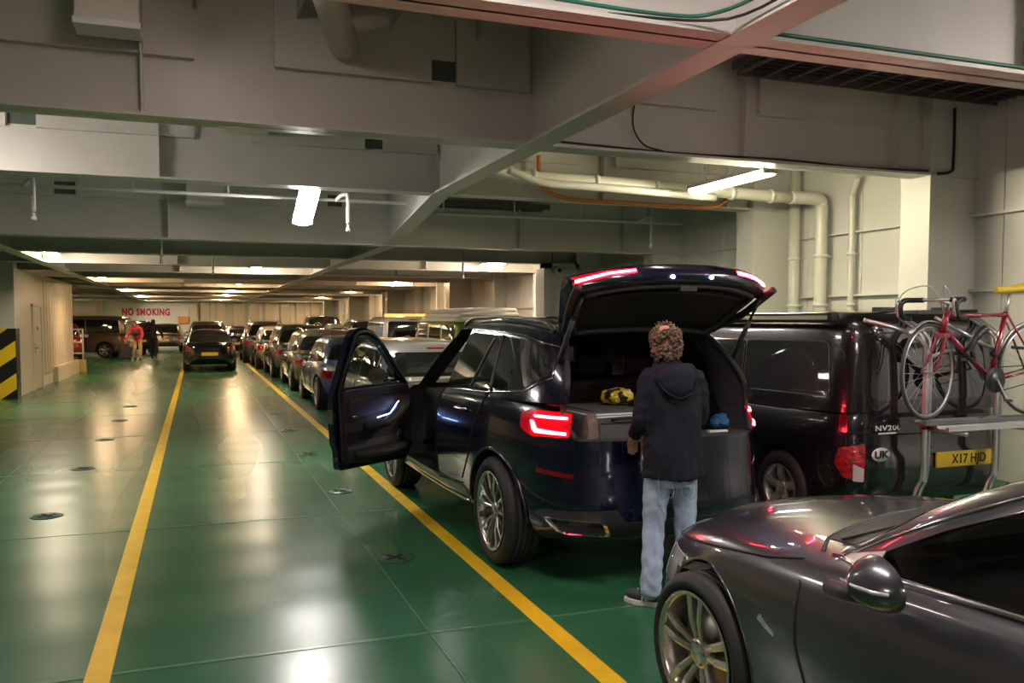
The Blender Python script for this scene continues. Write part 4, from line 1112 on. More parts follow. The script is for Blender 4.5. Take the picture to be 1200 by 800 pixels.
    # wheel-arch lips
    for yy in (0, sp['wb']):
        b = MB(); a = []
        for i in range(25):
            t = PI * (i / 24) ; yv = yy + (sp['R'] + .06) * math.cos(t); zv = sp['R'] + (sp['R'] + .06) * math.sin(t)
            h = c.bvh.ray_cast(Vector((-5, yv, zv)), Vector((1, 0, 0)))
            if h[0] and h[0].x < -.5: a.append(h[0] + Vector((-.004, 0, 0)))
        if len(a) > 2: b.tube(a, .013, 6); b.build('arch_lip', P_SUV, root)
    # ---- cut the tailgate opening, cabin and door openings
    body.parent = None
    cuts = []
    cab = c.green(inset=.055, zlo=.50); cab.m = [1] * len(cab.m)   # cabin volume
    g = MB(); g.v = cab.v; g.f = cab.f; g.m = [0] * len(cab.f); g.sm = cab.sm
    cuts.append(g.build('c', [INTER]))
    ld = MB(); ld.box(-.60, .60, -.72, 1.0, .80, 1.20); cuts.append(ld.build('c', [INTERL]))
    op = MB(); op.prism([(-.66, .945), (.66, .945), (.70, 1.10), (.67, 1.30), (.55, 1.60), (.50, 1.63), (-.50, 1.63), (-.55, 1.60), (-.67, 1.30), (-.70, 1.10)], 'Y', -1.4, -.25); cuts.append(op.build('c', [INTERL]))
    dr = MB(); dr.prism(round_poly([(1.27, .42), (2.42, .42), (2.50, .75), (2.42, 1.06), (1.72, 1.57), (1.55, 1.62), (1.06, 1.63), (1.24, 1.15)], .05), 'X', -1.3, -.50); cuts.append(dr.build('c', [INTER]))
    for sg in (-1, 1):       # windscreen
        pass
    ws = MB(); ws.prism([(-.66, 1.10), (.66, 1.10), (.52, 1.54), (-.52, 1.54)], 'Y', 1.7, 3.0); cuts.append(ws.build('c', [INTER]))
    boolean(body, cuts)
    body.parent = root; shade_auto(body, 32)
    # cargo floor is .80, lip .945
    MB().box(-.58, .58, -.70, .95, .78, .815).build('cargo_floor', INTERL, root)
    P_ = []
    for i in range(21):
        x_ = -.65 + 1.3 * i / 20; h_ = c.bvh.ray_cast(Vector((x_, -5, .945)), Vector((0, 1, 0)))[0]; P_.append((x_, h_.y + .012))
    MB().prism(P_ + [(.65, -.60), (-.65, -.60)], 'Z', .925, .951).build('loading_lip', INTERL, root)
    for sd in (-1, 1):                 # trim at both sides of the opening
        q_ = []
        for (x_, z_) in ((.655, .95), (.695, 1.1), (.665, 1.30), (.60, 1.50), (.545, 1.60)):
            h_ = c.bvh.ray_cast(Vector((sd * x_, -5, z_)), Vector((0, 1, 0)))[0]
            if h_: q_.append(h_ + Vector((0, .012, 0)))
        MB().tube(crspline(q_, 5), .020, 8).build('opening_seal', RUBBER, root)
    # rear seats: backrest slab with three head restraints
    b = MB(); b.obox((0, .42, 1.02), (1.25, .14, .50), Euler((.18, 0, 0))); b.build('rear_seat', LEATHER, root, bevel=.04)
    for x in (-.42, 0, .42): MB().obox((x, .36, 1.36), (.26, .09, .17), Euler((.15, 0, 0))).build('head_restraint', LEATHER, root, bevel=.035)
    for x in (-.40, .40):
        s_ = MB().obox((x, 1.32, 1.0), (.50, .15, .68), Euler((.22, 0, 0))).build('front_seat', LEATHER, root, bevel=.05)
        MB().obox((x, 1.24, 1.44), (.26, .10, .2), Euler((.2, 0, 0))).build('head_restraint', LEATHER, s_, bevel=.04)
        MB().obox((x, 1.62, .66), (.50, .5, .16), Euler((.05, 0, 0))).build('seat_cushion', LEATHER, s_, bevel=.05)
    MB().prism([(2.05, .70), (2.3, .55), (2.7, .55), (2.8, 1.02), (2.45, 1.07), (2.10, 1.00)], 'X', -.76, .76).build('dashboard', INTER, root, bevel=.03)
    b = MB(); b.tube([(.40 + .17 * math.cos(t), 1.95 + .05 * math.sin(t), .98 + .16 * math.sin(t)) for t in [2 * PI * i / 24 for i in range(24)]], .014, 8, closed=True)
    b.box(.25, .55, 1.955, 1.975, .965, .995); b.build('steering_wheel', PLASTIC, root)
    b = MB(); b.box(-.79, -.70, 1.28, 2.38, .40, .47); b.build('door_sill', PLASTIC, root, bevel=.01)
    four = [(-1, 0), (1, 0), (-1, 3.0), (1, 3.0)]
    for sg, y in four: wheel(root, sg * (W2 - .145), y, .375, .275, .27, 'multi', sg, (pm('bright_alloy', (.72, .70, .66), .22, .9), ALLOYD))
    mirror(root, 1.06, 2.30, 1.17, P_SUV, 1, 1.15)

    # ---- front door, swung open about its hinge
    hx, hy = -.965, 2.40
    dm = bpy.data.objects.new('front_door', None)
    outer = [(-1.13, .44), (-.04, .40), (0, .70), (0, 1.06), (-.06, 1.12), (-.60, 1.50), (-.80, 1.60), (-.93, 1.635), (-1.07, 1.635), (-1.13, 1.58), (-1.16, 1.15), (-1.18, .9)]
    glass = [(-1.05, 1.13), (-.14, 1.13), (-.64, 1.475), (-.82, 1.56), (-.95, 1.585), (-1.03, 1.56)]
    # closed skin: leans in above the belt
    def X(z, off=0): return off + (0 if z < 1.08 else (z - 1.08) * .30) + (.02 if z < .62 else 0)
    def slab(poly, x0, x1, name, m, par, hole=None, bev=.012):
        b = MB(); b.prism(poly, 'X', x0, x1); o = b.build(name, m)
        if hole:
            h = MB().prism(hole, 'X', x0 - .2, x1 + .2).build('c', m if not isinstance(m, list) else m[:1]); boolean(o, [h])
        bm = bmesh.new(); bm.from_mesh(o.data)
        for i in range(1, 24):
            z = .4 + 1.25 * i / 24
            bmesh.ops.bisect_plane(bm, geom=bm.verts[:] + bm.edges[:] + bm.faces[:], plane_co=(0, 0, z), plane_no=(0, 0, 1))
        for v in bm.verts: v.co.x += X(v.co.z)
        bm.to_mesh(o.data); bm.free()
        if par: o.parent = par
        if bev:
            md = o.modifiers.new('b', 'BEVEL'); md.width = bev; md.segments = 2; md.limit_method = 'ANGLE'; md.angle_limit = rad(50)
        return o
    outer_r = round_poly(outer, .04); glass_r = round_poly(glass, .04)
    door = slab(outer_r, -.01, .045, 'front_door', P_SUV, None, hole=glass_r)
    door.parent = root; door.location = (hx, hy, 0); door.rotation_euler = (0, 0, -rad(46))
    inner = round_poly([(-1.07, .50), (-.10, .46), (-.06, 1.06), (-.12, 1.11), (-1.08, 1.11), (-1.10, .95)], .06)
    tr = slab(inner, .045, .105, 'door_card', INTER, door, bev=.02)
    lt = slab(round_poly([(-1.03, .86), (-.20, .92), (-.16, 1.02), (-1.04, 1.04)], .03), .10, .115, 'leather_panel', LEATHER, door, bev=.006)
    b = MB(); b.tube([(.20, -.92, .80), (.205, -.62, .80), (.19, -.42, .87), (.17, -.34, .93)], .045, 10, flat=.8); b.build('armrest', INTER, door)
    b = MB(); b.tube([(.165, -.70, .852), (.165, -.50, .868), (.16, -.40, .93), (.155, -.34, .965)], .005, 6); b.build('ambient_light', LEDB, door)
    b = MB(); b.tube([(.135, -.98, .56), (.16, -.55, .54), (.135, -.16, .56)], .06, 10, flat=.6); b.build('door_pocket', INTER, door)
    b = MB(); b.lathe([(0, .06), (.02, .055), (.022, 0)], c=(.105, -.26, .64), axis='X', n=20); b.build('speaker', ALLOYD, door)
    b = MB(); b.cyl((.115, -1.0, .885), (.14, -.94, .885), .01); b.build('door_release', CHROME, door)
    gl = slab(glass_r, .012, .017, 'door_glass', CLEARG, door, bev=0)
    sl = MB(); sl.tube([(X(z) + .052, y, z) for y, z in [(p[0] * .995, p[1]) for p in round_poly([(-1.09, .50), (-.03, .45), (-.01, 1.08), (-.62, 1.485), (-.82, 1.585), (-.95, 1.61), (-1.07, 1.59), (-1.115, 1.15)], .05)]], .013, 6, closed=True)
    sl.build('door_seal', RUBBER, door)
    mirror(door, -.17, -.22, 1.17, P_SUV, -1, 1.15)
    h = MB(); h.tube([(-.045, -1.03, .98), (-.05, -.84, .98)], .016, 8); h.build('outer_handle', P_SUV, door)
    b = MB(); b.tube([(.02, -1.155, .9), (.045, -1.165, .9)], .02, 8); b.box(.0, .045, -1.185, -1.165, .84, .96); b.build('door_latch', CHROME, door)
    b = MB(); b.box(-.01, .05, -.02, .03, .60, .66); b.box(-.01, .05, -.02, .03, .92, .98); b.build('hinge', ALLOYD, door)

    # ---- raised tailgate
    TG = MB(); TG.smooth = True
    # outer skin sections from hinge to lip: (y, z, half width)
    osk = [(-.40, 1.655, .60), (-.46, 1.74, .62), (-.58, 1.84, .655), (-.72, 1.935, .69), (-.84, 2.005, .715), (-.92, 2.045, .725), (-.985, 2.045, .73), (-1.02, 2.015, .73), (-1.035, 1.975, .725), (-1.03, 1.945, .72)]
    isk = [(-1.00, 1.925, .70), (-.95, 1.93, .685), (-.90, 1.90, .67), (-.72, 1.80, .63), (-.56, 1.71, .60), (-.42, 1.63, .575)]
    sec = osk + isk; C_ = 28
    G = []
    for (y, z, w) in sec:
        row = []
        for j in range(C_ + 1):
            u = -1 + 2 * j / C_; x = w * u
            q = abs(u) ** 2.6
            f = min(1.0, max(0.0, (-y - .40) / .6))
            row.append((x, y + .20 * q * f + .03 * q, z - .085 * q * (.35 + .65 * f)))
        G.append(row)
    G.append(G[0])
    TG.grid(G, True)
    n = len(sec)
    for j, rev in ((0, False), (C_, True)):
        ids = [i * (C_ + 1) + j for i in range(n)]
        TG.f.append(tuple(ids if not rev else ids[::-1])); TG.m.append(0); TG.sm.append(False)
    gate = TG.build('tailgate', [P_SUV, INTER], root)
    me = gate.data
    for p in me.polygons:
        row = p.index // C_ if p.index < (len(G) - 1) * C_ else 0
        if row >= 9 and p.index < (len(G) - 1) * C_: p.material_index = 1
    # the gate's own smooth surface for panels
    bm = bmesh.new(); bm.from_mesh(me); gb = BVHTree.FromBMesh(bm); bm.free()
    c.patch('gate_window', [(-.52, -.82), (.52, -.82), (.46, -.50), (-.46, -.50)], 'T', CARGLASS, r=.05, bvh=gb, parent=gate)
    c.patch('brand_roundel', [(.045 * math.cos(t), -.935 + .03 * math.sin(t)) for t in [2 * PI * i / 20 for i in range(20)]], 'T', CHROME, step=.5, off=.006, depth=.006, bvh=gb, parent=gate)
    for sg in (-1, 1):
        P_ = [(sg * .36, 1.985), (sg * .36, 2.018), (sg * .52, 2.005), (sg * .705, 1.965), (sg * .712, 1.905), (sg * .64, 1.93), (sg * .50, 1.968)]
        if sg > 0: P_ = P_[::-1]
        t = c.patch('gate_light', P_, 'B', TAILLIT, r=.01, step=.04, off=.006, bvh=gb, parent=gate)
        P_ = [(sg * .37, 1.998), (sg * .37, 2.010), (sg * .52, 1.992), (sg * .695, 1.945), (sg * .70, 1.925), (sg * .52, 1.980)]
        if sg > 0: P_ = P_[::-1]
        c.patch('light_bar', P_, 'B', GATEHOT, step=.04, off=.012, depth=.008, bvh=gb, parent=t)
    for x in (-.14, .14):
        h = gb.ray_cast(Vector((x, -6, 1.965)), Vector((0, 1, 0)))[0]
        MB().sph((x, h.y - .004, 1.965), (.014, .008, .010), 12, 8).build('plate_lamp', LEDW, gate)
    # inner frame, trim recess, latch, grab tray
    def gin(u, k_):     # point on the inner skin
        i = 10 + k_ * 5; i0 = int(i); f = i - i0; i1 = min(i0 + 1, 15)
        j = (u + 1) / 2 * C_; j = int(round(j)); a = Vector(G[i0][j]); b2 = Vector(G[i1][j]); return a.lerp(b2, f) + Vector((0, -.0, -.012))
    b = MB(); loop = [gin(u, .95) for u in np.linspace(-.88, .88, 12)] + [gin(.93, k_) for k_ in (.8, .6, .4, .25)] + [gin(u, .12) for u in np.linspace(.88, -.88, 12)] + [gin(-.93, k_) for k_ in (.25, .4, .6, .8)]
    b.tube(loop, .020, 8, closed=True); b.build('gate_inner_frame', INTERL, gate)
    b = MB(); b.tube([gin(u, .42) for u in np.linspace(-.80, .80, 12)], .015, 6); b.build('gate_trim_edge', PLASTIC, gate)
    b = MB(); b.obox(tuple(gin(0, .12) + Vector((0, 0, -.02))), (.12, .05, .03)); b.build('latch', ALLOYD, gate)
    c2 = [gin(u, .3 + .0) for u in (.18, .62)] + [gin(u, .42) for u in (.40,)]
    MB().add([tuple(p + Vector((0, 0, -.012))) for p in (c2[0], c2[1], c2[2])], [(0, 1, 2)], False).build('gate_reflection', GREYGLASS, gate)  # grey triangle standing in for a reflection on the inner gate
    for sg in (-1, 1):
        b = MB(); b.cyl((sg * .665, -.50, 1.40), (sg * .665, -.72, 1.70), .017, 10); b.cyl((sg * .665, -.72, 1.70), (sg * .655, -.83, 1.83), .010, 10)
        b.build('gas_strut', PLASTIC, gate)
        b = MB(); b.tube(crspline([(sg * .58, -.41, 1.635), (sg * .605, -.50, 1.68), (sg * .66, -.64, 1.74), (sg * .70, -.80, 1.84), (sg * .715, -.9, 1.9)], 4), .026, 8)
        b.build('gate_side_seal', RUBBER, gate)
    return root, c
suv_root, suv_car = suv()
# ================================================================== THE GREY COUPE (foreground)
P_COUPE = paint('paint_graphite', (0.075, 0.075, 0.085), .65, .28)
def coupe():
    sp = dict(w=.885, wb=2.76, yr=-.95, yf=3.60, R=.33, rimf=.77, zb=.17, M=80, nr=4.2, nf=3.4, gap=.045, crown=.082,
        shoulder=[(-.95, .92), (-.3, .98), (.6, .955), (1.5, .905), (2.1, .875), (2.7, .835), (3.15, .760), (3.6, .63)],
        belt=[(-.6, .985), (.6, .965), (1.5, .905), (2.35, .865), (2.8, .85)],
        roof=[(-.5, 1.15), (.1, 1.31), (.6, 1.365), (1.1, 1.34), (1.6, 1.20), (2.3, .93)],
        fprof=[(0, .10), (.08, .03), (.2, .0), (.4, .0), (.6, .02), (.8, .06), (.92, .10), (1, .16)],
        green=dict(w0=.80, w1=.575, yr=[(0, -.50), (.5, -.15), (1, .25)], yf=[(0, 2.38), (.35, 2.06), (.5, 1.95), (.75, 1.71), (1, 1.36)], round=.10, nf=6.5, nr=6, crown=.045))
    root = thing('coupe_car', 'dark grey coupe in the right foreground with front wheel, bonnet and door mirror in view', 'car', (2.80, .22, 0), rad(1.0))
    c = Car(sp)
    body = c.build_body('body', [P_COUPE, LINER, INTER], root, union=True)
    W2 = sp['w']
    # side glass outline
    win = round_poly([(1.98, .905), (.55, .975), (.15, 1.02), (.22, 1.20), (.62, 1.275), (1.15, 1.258), (1.47, 1.18), (1.70, 1.075), (1.88, .975)], .03)
    for sd in 'LR':
        g = c.patch('side_window', win, sd, SMOKEG, step=.06, off=.002, depth=.006)
    # windscreen patch (see-through), cut behind
    wsp = round_poly([(-.64, .978), (.64, .978), (.50, 1.285), (-.50, 1.285)], .05)
    c.patch('windscreen', wsp, 'F', SMOKEG, step=.07, off=.002, depth=.006)
    b = MB(); c.line([(2.14, .888), (1.6, .915), (1.0, .945), (.5, .962)], 'L', .009, b=b, off=.004); b.build('waist_chrome', CHROME, root)
    b = MB(); c.line([(2.10, .895), (1.92, 1.0), (1.73, 1.10), (1.50, 1.21), (1.17, 1.29), (.6, 1.305)], 'L', .006, b=b, off=.003); b.build('window_chrome', CHROME, root)
    # mirror sail panel
    c.patch('sail_panel', [(2.13, .893), (1.90, .905), (1.90, .965)], 'L', ALLOY, off=.005, step=.1)
    # shut lines: bonnet, door, bumper
    b = MB()
    c.line([(3.38, .672), (3.15, .718), (2.7, .787), (2.36, .835), (2.20, .868)], 'L', .005, b=b, off=.001)
    c.line([(2.20, .868), (2.15, .80), (2.13, .6), (2.05, .42), (2.0, .30)], 'L', .005, b=b, off=.001)
    c.line([(.60, .95), (.66, .6), (.62, .3)], 'L', .004, b=b, off=.001)
    c.line([(3.08, .56), (3.22, .60), (3.38, .672)], 'L', .0035, b=b, off=.001)
    b.build('panel_gap', LINER, root)
    b = MB()
    c.line([(-.70, 2.20), (-.6, 2.29), (-.3, 2.39), (0, 2.42), (.3, 2.39), (.6, 2.29), (.70, 2.20)], 'T', .010, b=b, off=-.002); b.build('cowl_gap', PLASTIC, root)
    c.patch('cowl_panel', [(-.60, 2.16), (.60, 2.16), (.60, 2.28), (0, 2.42), (-.60, 2.28)], 'T', PLASTIC, step=.08, off=.003)
    b = MB(); c.line([(-.45, 3.3), (-.42, 2.9), (-.46, 2.55)], 'T', .003, b=b, off=-.0025)
    b.build('bonnet_crease', P_COUPE, root)
    for x in (-.05, .45):
        P0 = c.bvh.ray_cast(Vector((x, 2.22, 3)), Vector((0, 0, -1)))[0]; P1 = c.bvh.ray_cast(Vector((x - .55 if x < 0 else x - .6, 2.22, 3)), Vector((0, 0, -1)))[0]
        MB().tube([P0 + Vector((0, 0, .012)), (P0 + P1) / 2 + Vector((0, 0, .015)), P1 + Vector((0, 0, .012))], .006, 6).build('wiper', PLASTIC, root)
    # headlights
    k = .7071; uf = -(W2 - .05) * k + (sp['yf'] - .16) * k
    hl = [(-.30, .60), (-.10, .50), (.16, .50), (.20, .60), (-.02, .665), (-.30, .672)]
    for D, sg in (('FL', 1), ('FR', -1)):
        P_ = [(sg * (uf + a), z) for a, z in (hl if sg > 0 else hl[::-1])]
        o = c.patch('headlight', P_, D, LENSW, r=.03, step=.05)
    c.patch('grille', [(-.36, .36), (.36, .36), (.40, .58), (-.40, .58)], 'F', PLASTIC, r=.04, off=.004)
    c.patch('number_plate', [(-.26, .30), (.26, .30), (.26, .41), (-.26, .41)], 'F', WHITE, off=.02, step=.2)
    # badge on the wing
    c.patch('wing_badge', round_poly([(2.345, .620), (2.245, .585), (2.235, .598), (2.33, .640)], .006), 'L', CHROME, step=.05, off=.006)
    for y_ in (.72,):
        h = c.bvh.ray_cast(Vector((-5, y_, .78)), Vector((1, 0, 0)))[0]
        MB().tube(crspline([h + Vector((0, -.12, 0)), h + Vector((-.035, -.07, .005)), h + Vector((-.04, .07, .005)), h + Vector((0, .12, 0))], 4), .016, 8).build('door_handle', P_COUPE, root)
    # tail lamps (behind)
    u0 = -(W2 * .9) * k - (sp['yr'] + .12) * k
    tp = [(-.2, .70), (.2, .70), (.17, .86), (-.22, .87)]
    c.patch('tail_light', [(u0 + a, z) for a, z in tp], 'BL', TAILRED, r=.03)
    c.patch('tail_light', [(-u0 - a, z) for a, z in reversed(tp)], 'BR', TAILRED, r=.03)
    # arch lip
    for yy in (0, sp['wb']):
        a = []
        for i in range(31):
            t = PI * 1.1 * (i / 30) - .05 * PI; yv = yy + (sp['R'] + .05) * math.cos(t); zv = sp['R'] + (sp['R'] + .05) * math.sin(t)
            h = c.bvh.ray_cast(Vector((-5, yv, zv)), Vector((1, 0, 0)))
            if h[0] and h[0].x < -.5: a.append(h[0] + Vector((.002, 0, 0)))
        if len(a) > 2: MB().tube(a, .006, 6).build('arch_lip', P_COUPE, root)
    # cabin: hollow with window openings
    body.parent = None
    cab = c.green(inset=.045, zlo=.42); cab.m = [0] * len(cab.f)
    cuts = [cab.build('c', [INTER])]
    p = MB().prism(win, 'X', -1.4, 1.4).build('c', [PLASTIC]); cuts.append(p)
    p = MB().prism(wsp, 'Y', 1.25, 3.2).build('c', [PLASTIC]); cuts.append(p)
    boolean(body, cuts); body.parent = root; shade_auto(body, 32)
    for x in (-.37, .37):
        s_ = MB().obox((x, .62, .74), (.48, .15, .62), Euler((.30, 0, 0))).build('front_seat', INTERL, root, bevel=.05)
        MB().obox((x, .50, 1.10), (.27, .10, .19), Euler((.25, 0, 0))).build('head_restraint', INTERL, s_, bevel=.04)
        MB().obox((x, .95, .47), (.48, .5, .14), Euler((.08, 0, 0))).build('seat_cushion', INTERL, s_, bevel=.05)
    MB().prism([(1.55, .60), (1.7, .45), (2.3, .45), (2.3, .84), (1.9, .89), (1.60, .80)], 'X', -.74, .74).build('dashboard', INTERL, root, bevel=.03)
    b = MB(); R3 = .185
    ctr = Vector((.37, 1.36, .84)); ux = Vector((1, 0, 0)); uz = Vector((0, .42, .90)).normalized()
    b.tube([ctr + ux * R3 * math.cos(t) + uz * R3 * math.sin(t) for t in [2 * PI * i / 32 for i in range(32)]], .017, 10, closed=True)
    b.obox(tuple(ctr + Vector((0, .02, -.01))), (.15, .05, .12), Euler((-.4, 0, 0)))
    b.bar(tuple(ctr), tuple(ctr + ux * R3), .03, .015); b.bar(tuple(ctr), tuple(ctr - ux * R3), .03, .015); b.bar(tuple(ctr), tuple(ctr - uz * R3), .03, .015)
    b.cyl(tuple(ctr), (.37, 1.66, .72), .03); b.build('steering_wheel', PLASTIC, root)
    b = MB(); b.box(-.12, .12, 1.12, 1.16, 1.17, 1.23); b.build('interior_mirror', PLASTIC, root, bevel=.01)
    # door mirror: two-tone shell with lamp strip
    m_ = bpy.data.objects.new('x', None)
    b = MB(); G = []
    for i in range(11):
        t = i / 10; a = t * PI / 2
        kx, kz = math.cos(a) ** .7, math.cos(a) ** .62
        G.append([(.135 * kx * math.cos(q) * (1 if math.cos(q) < 0 else .9), -.02 + .125 * t, .088 * kz * math.sin(q) - .012 * t + .012 * math.cos(q)) for q in [2 * PI * j / 26 for j in range(26)]])
    b.grid(G, True, True); 
    b.add(G[-1], [tuple(range(26))], True)
    mo = b.build('door_mirror', P_COUPE, root, loc=(-.95, 1.70, .945))
    g_ = MB(); g_.add([(.128 * math.cos(q), -.018, .080 * math.sin(q)) for q in [2 * PI * j / 26 for j in range(26)]], [tuple(range(26))], False); g_.build('mirror_glass', CHROME, mo)
    b = MB(); b.tube([(.20, .06, -.07), (.09, .045, -.06), (.02, .04, -.05)], [.028, .03, .025], 10); b.build('mirror_foot', PLASTIC, mo)
    b = MB(); b.tube([(-.125, .035, .0), (-.09, .072, .0), (-.02, .094, .0), (.06, .094, .0)], .007, 6); b.build('mirror_lamp', LENSW, mo); mo.scale = (.85, .85, .85); mo.rotation_euler = (0, 0, rad(78))
    for y in (0, sp['wb']):
        for sg in (-1, 1): wheel(root, sg * (W2 - .125), y, sp['R'], .255, .235, 'twin', sg, (pm('warm_alloy', (.62, .57, .50), .25, .85), ALLOYD))
    return root, c
coupe_root, coupe_car = coupe()

# ================================================================== THE BLACK VAN with rack and bicycle
P_VAN = paint('paint_van_black', (0.008, 0.008, 0.009), .2, .25)
VANRED = pm('van_tail_red', (.30, .004, .010), .12, coat=1.0, noise=.9, nscale=26, bump=.8, bscale=45)
def small_van():
    sp = dict(w=.83, wb=2.72, yr=-.84, yf=3.42, R=.315, rimf=.64, zb=.24, M=56, nr=9, nf=4.5, gap=.05, crown=.03,
        shoulder=[(-.84, 1.06), (0, 1.06), (2.0, 1.03), (2.7, .98), (3.1, .88), (3.42, .70)],
        belt=[(-.8, 1.07), (2.9, 1.0)],
        roof=[(-.84, 1.745), (0, 1.76), (1.4, 1.75), (2.0, 1.70), (2.6, 1.45)],
        rprof=[(0, .06), (.08, .02), (.2, 0), (.45, .0), (.5, .035), (1, .045)],
        green=dict(w0=.81, w1=.735, yr=[(0, -.80), (.5, -.785), (.9, -.75), (1, -.72)], yf=[(0, 3.0), (.4, 2.6), (.8, 2.05), (1, 1.7)], round=.09, nr=10, nf=6, crown=.03))
    root = thing('panel_van', 'black van with side windows and a bicycle rack on its back, beside the wall', 'van', (5.30, 5.79, 0))
    c = Car(sp); c.build_body('body', [P_VAN, LINER], root)
    shade_auto(c.body, 40)
    for sd in 'LR':
        c.patch('side_window', [(-.55, 1.12), (.52, 1.11), (.52, 1.53), (-.50, 1.54)], sd, GREYGLASS, r=.05, off=.004)
        c.patch('side_window', [(.55, 1.11), (1.50, 1.10), (1.46, 1.51), (.55, 1.53)], sd, GREYGLASS, r=.05, off=.004)
        c.patch('side_window', [(1.62, 1.10), (2.35, 1.08), (1.95, 1.45), (1.60, 1.50)], sd, GREYGLASS, r=.05, off=.004)
    c.patch('rear_window', [(-.62, 1.10), (.62, 1.10), (.58, 1.56), (-.58, 1.56)], 'B', CARGLASS, r=.09, off=.006)
    b = MB()
    for w_ in ([(-.55, 1.12), (.52, 1.11), (.52, 1.53), (-.50, 1.54), (-.55, 1.12)], [(.55, 1.11), (1.50, 1.10), (1.46, 1.51), (.55, 1.53), (.55, 1.11)]): c.line(round_poly(w_[:-1], .06) + [round_poly(w_[:-1], .06)[0]], 'L', .004, b=b, off=.006)
    b.build('window_seal', pm('seal_grey', (.12, .12, .12), .3, .5), root)
    c.patch('windscreen', [(-.68, 1.06), (.68, 1.06), (.60, 1.55), (-.60, 1.55)], 'F', CARGLASS, r=.08)
    b = MB()
    c.line([(.535, .45), (.535, 1.1)], 'L', .004, b=b); c.line([(1.56, .35), (1.56, 1.5)], 'L', .004, b=b); c.line([(-.45, 1.0), (1.5, .98)], 'L', .006, b=b)
    c.line([(-.745, .42), (-.745, 1.05)], 'B', .004, b=b); c.line([(.745, .42), (.745, 1.05)], 'B', .004, b=b); c.line([(-.74, .86), (-.3, .84), (.3, .84), (.74, .86)], 'B', .006, b=b); c.line([(-.72, .40), (.72, .40)], 'B', .006, b=b)
    b.build('panel_gap', LINER, root)
    # tail lights wrap the corner: red top, clear foot
    for sg, D in ((-1, 'BL'), (1, 'BR')):
        u0 = -.7071 * (.80) + .7071 * .80
        k = .7071; uc = -(sp['w'] - .04) * k - (sp['yr'] + .04) * k
        def PP(l): 
            l2 = [(sg * -1 * (uc + a) if sg > 0 else (uc + a), z) for a, z in l]
            return l2 if sg < 0 else l2[::-1]
        c.patch('tail_light', PP([(-.10, .74), (-.13, .62), (-.06, .52), (.09, .50), (.09, .78)]), D, VANRED, r=.015, step=.03, off=.008)
        c.patch('reversing_lamp', PP([(.01, .50), (.085, .50), (.085, .60), (.01, .63)]), D, LENSW, r=.01, step=.03, off=.016)
        c.patch('upper_reflector', PP([(-.10, .86), (-.04, .86), (-.04, .99), (-.10, .99)]), D, TAILRED, r=.015, step=.04, off=.004)
    c.patch('bumper_strip', [(-.80, .27), (.80, .27), (.80, .40), (-.80, .40)], 'B', PLASTIC, step=.08, off=.004)  # black plastic strip along the foot of the rear bumper
    yb = c.bvh.ray_cast(Vector((.1, -5, .63)), Vector((0, 1, 0)))[0].y
    pl = MB().box(-.03, .53, yb - .022, yb - .006, .575, .695).build('number_plate', PLATEY, root, bevel=.004)
    text_obj('plate_lettering', 'X17 HJD', .098, PLATEB, pl, (.295, yb - .023, .633), (rad(90), 0, 0), .001, 1.05, .92, .002)
    yb2 = min(c.bvh.ray_cast(Vector((x_, -5, z_)), Vector((0, 1, 0)))[0].y for x_ in (-.62, -.5, -.35) for z_ in (.66, .75, .9))
    bg = text_obj('model_badge', 'NV200', .055, CHROME, root, (-.50, yb2 - .008, .90), (rad(90), 0, 0), .004, 1.1, 1.45, .001)
    MB().box(-.59, -.42, yb2 - .010, yb2, .855, .868).build('badge_bar', CHROME, root)
    b = MB(); b.lathe([(0, .052), (.008, .052), (.008, 0)], c=(0, 0, 0), axis='Y', n=32)
    st = b.build('country_sticker', WHITE, root, loc=(-.56, yb2 - .012, .705)); st.scale = (1.6, 1, 1)
    text_obj('sticker_lettering', 'UK', .075, PLATEB, st, (0, -.003, -.002), (rad(90), 0, 0), .001, 1.0, .80, .003)
    # awning / roof rails along both sides
    AW = pm('awning_case', (.03, .03, .032), .25, .5)
    MB().box(-.86, -.76, -.62, 2.1, 1.68, 1.76).build('awning_case', AW, root, bevel=.02)
    b = MB(); b.box(-.868, -.855, -.60, 2.08, 1.705, 1.735); b.build('awning_strip', pm('awning_alu', (.55, .53, .42), .25, .9), root)
    MB().box(.70, .76, -.5, 2.0, 1.76, 1.79).build('roof_rail', AW, root, bevel=.01)
    b = MB()
    for x in (-.35, .25): b.box(x, x + .16, -.60, -.50, 1.77, 1.80)
    b.build('roof_bracket', PLASTIC, root)
    mirror(root, -.98, 2.2, 1.15, PLASTIC, -1, 1.1); mirror(root, .98, 2.2, 1.15, PLASTIC, 1, 1.1)
    four_wheels(root, sp, 'five', w=.20)
    return root, c
van_root, van_car = small_van()
ALU = pm('brushed_aluminium', (.60, .60, .60), .28, .9)
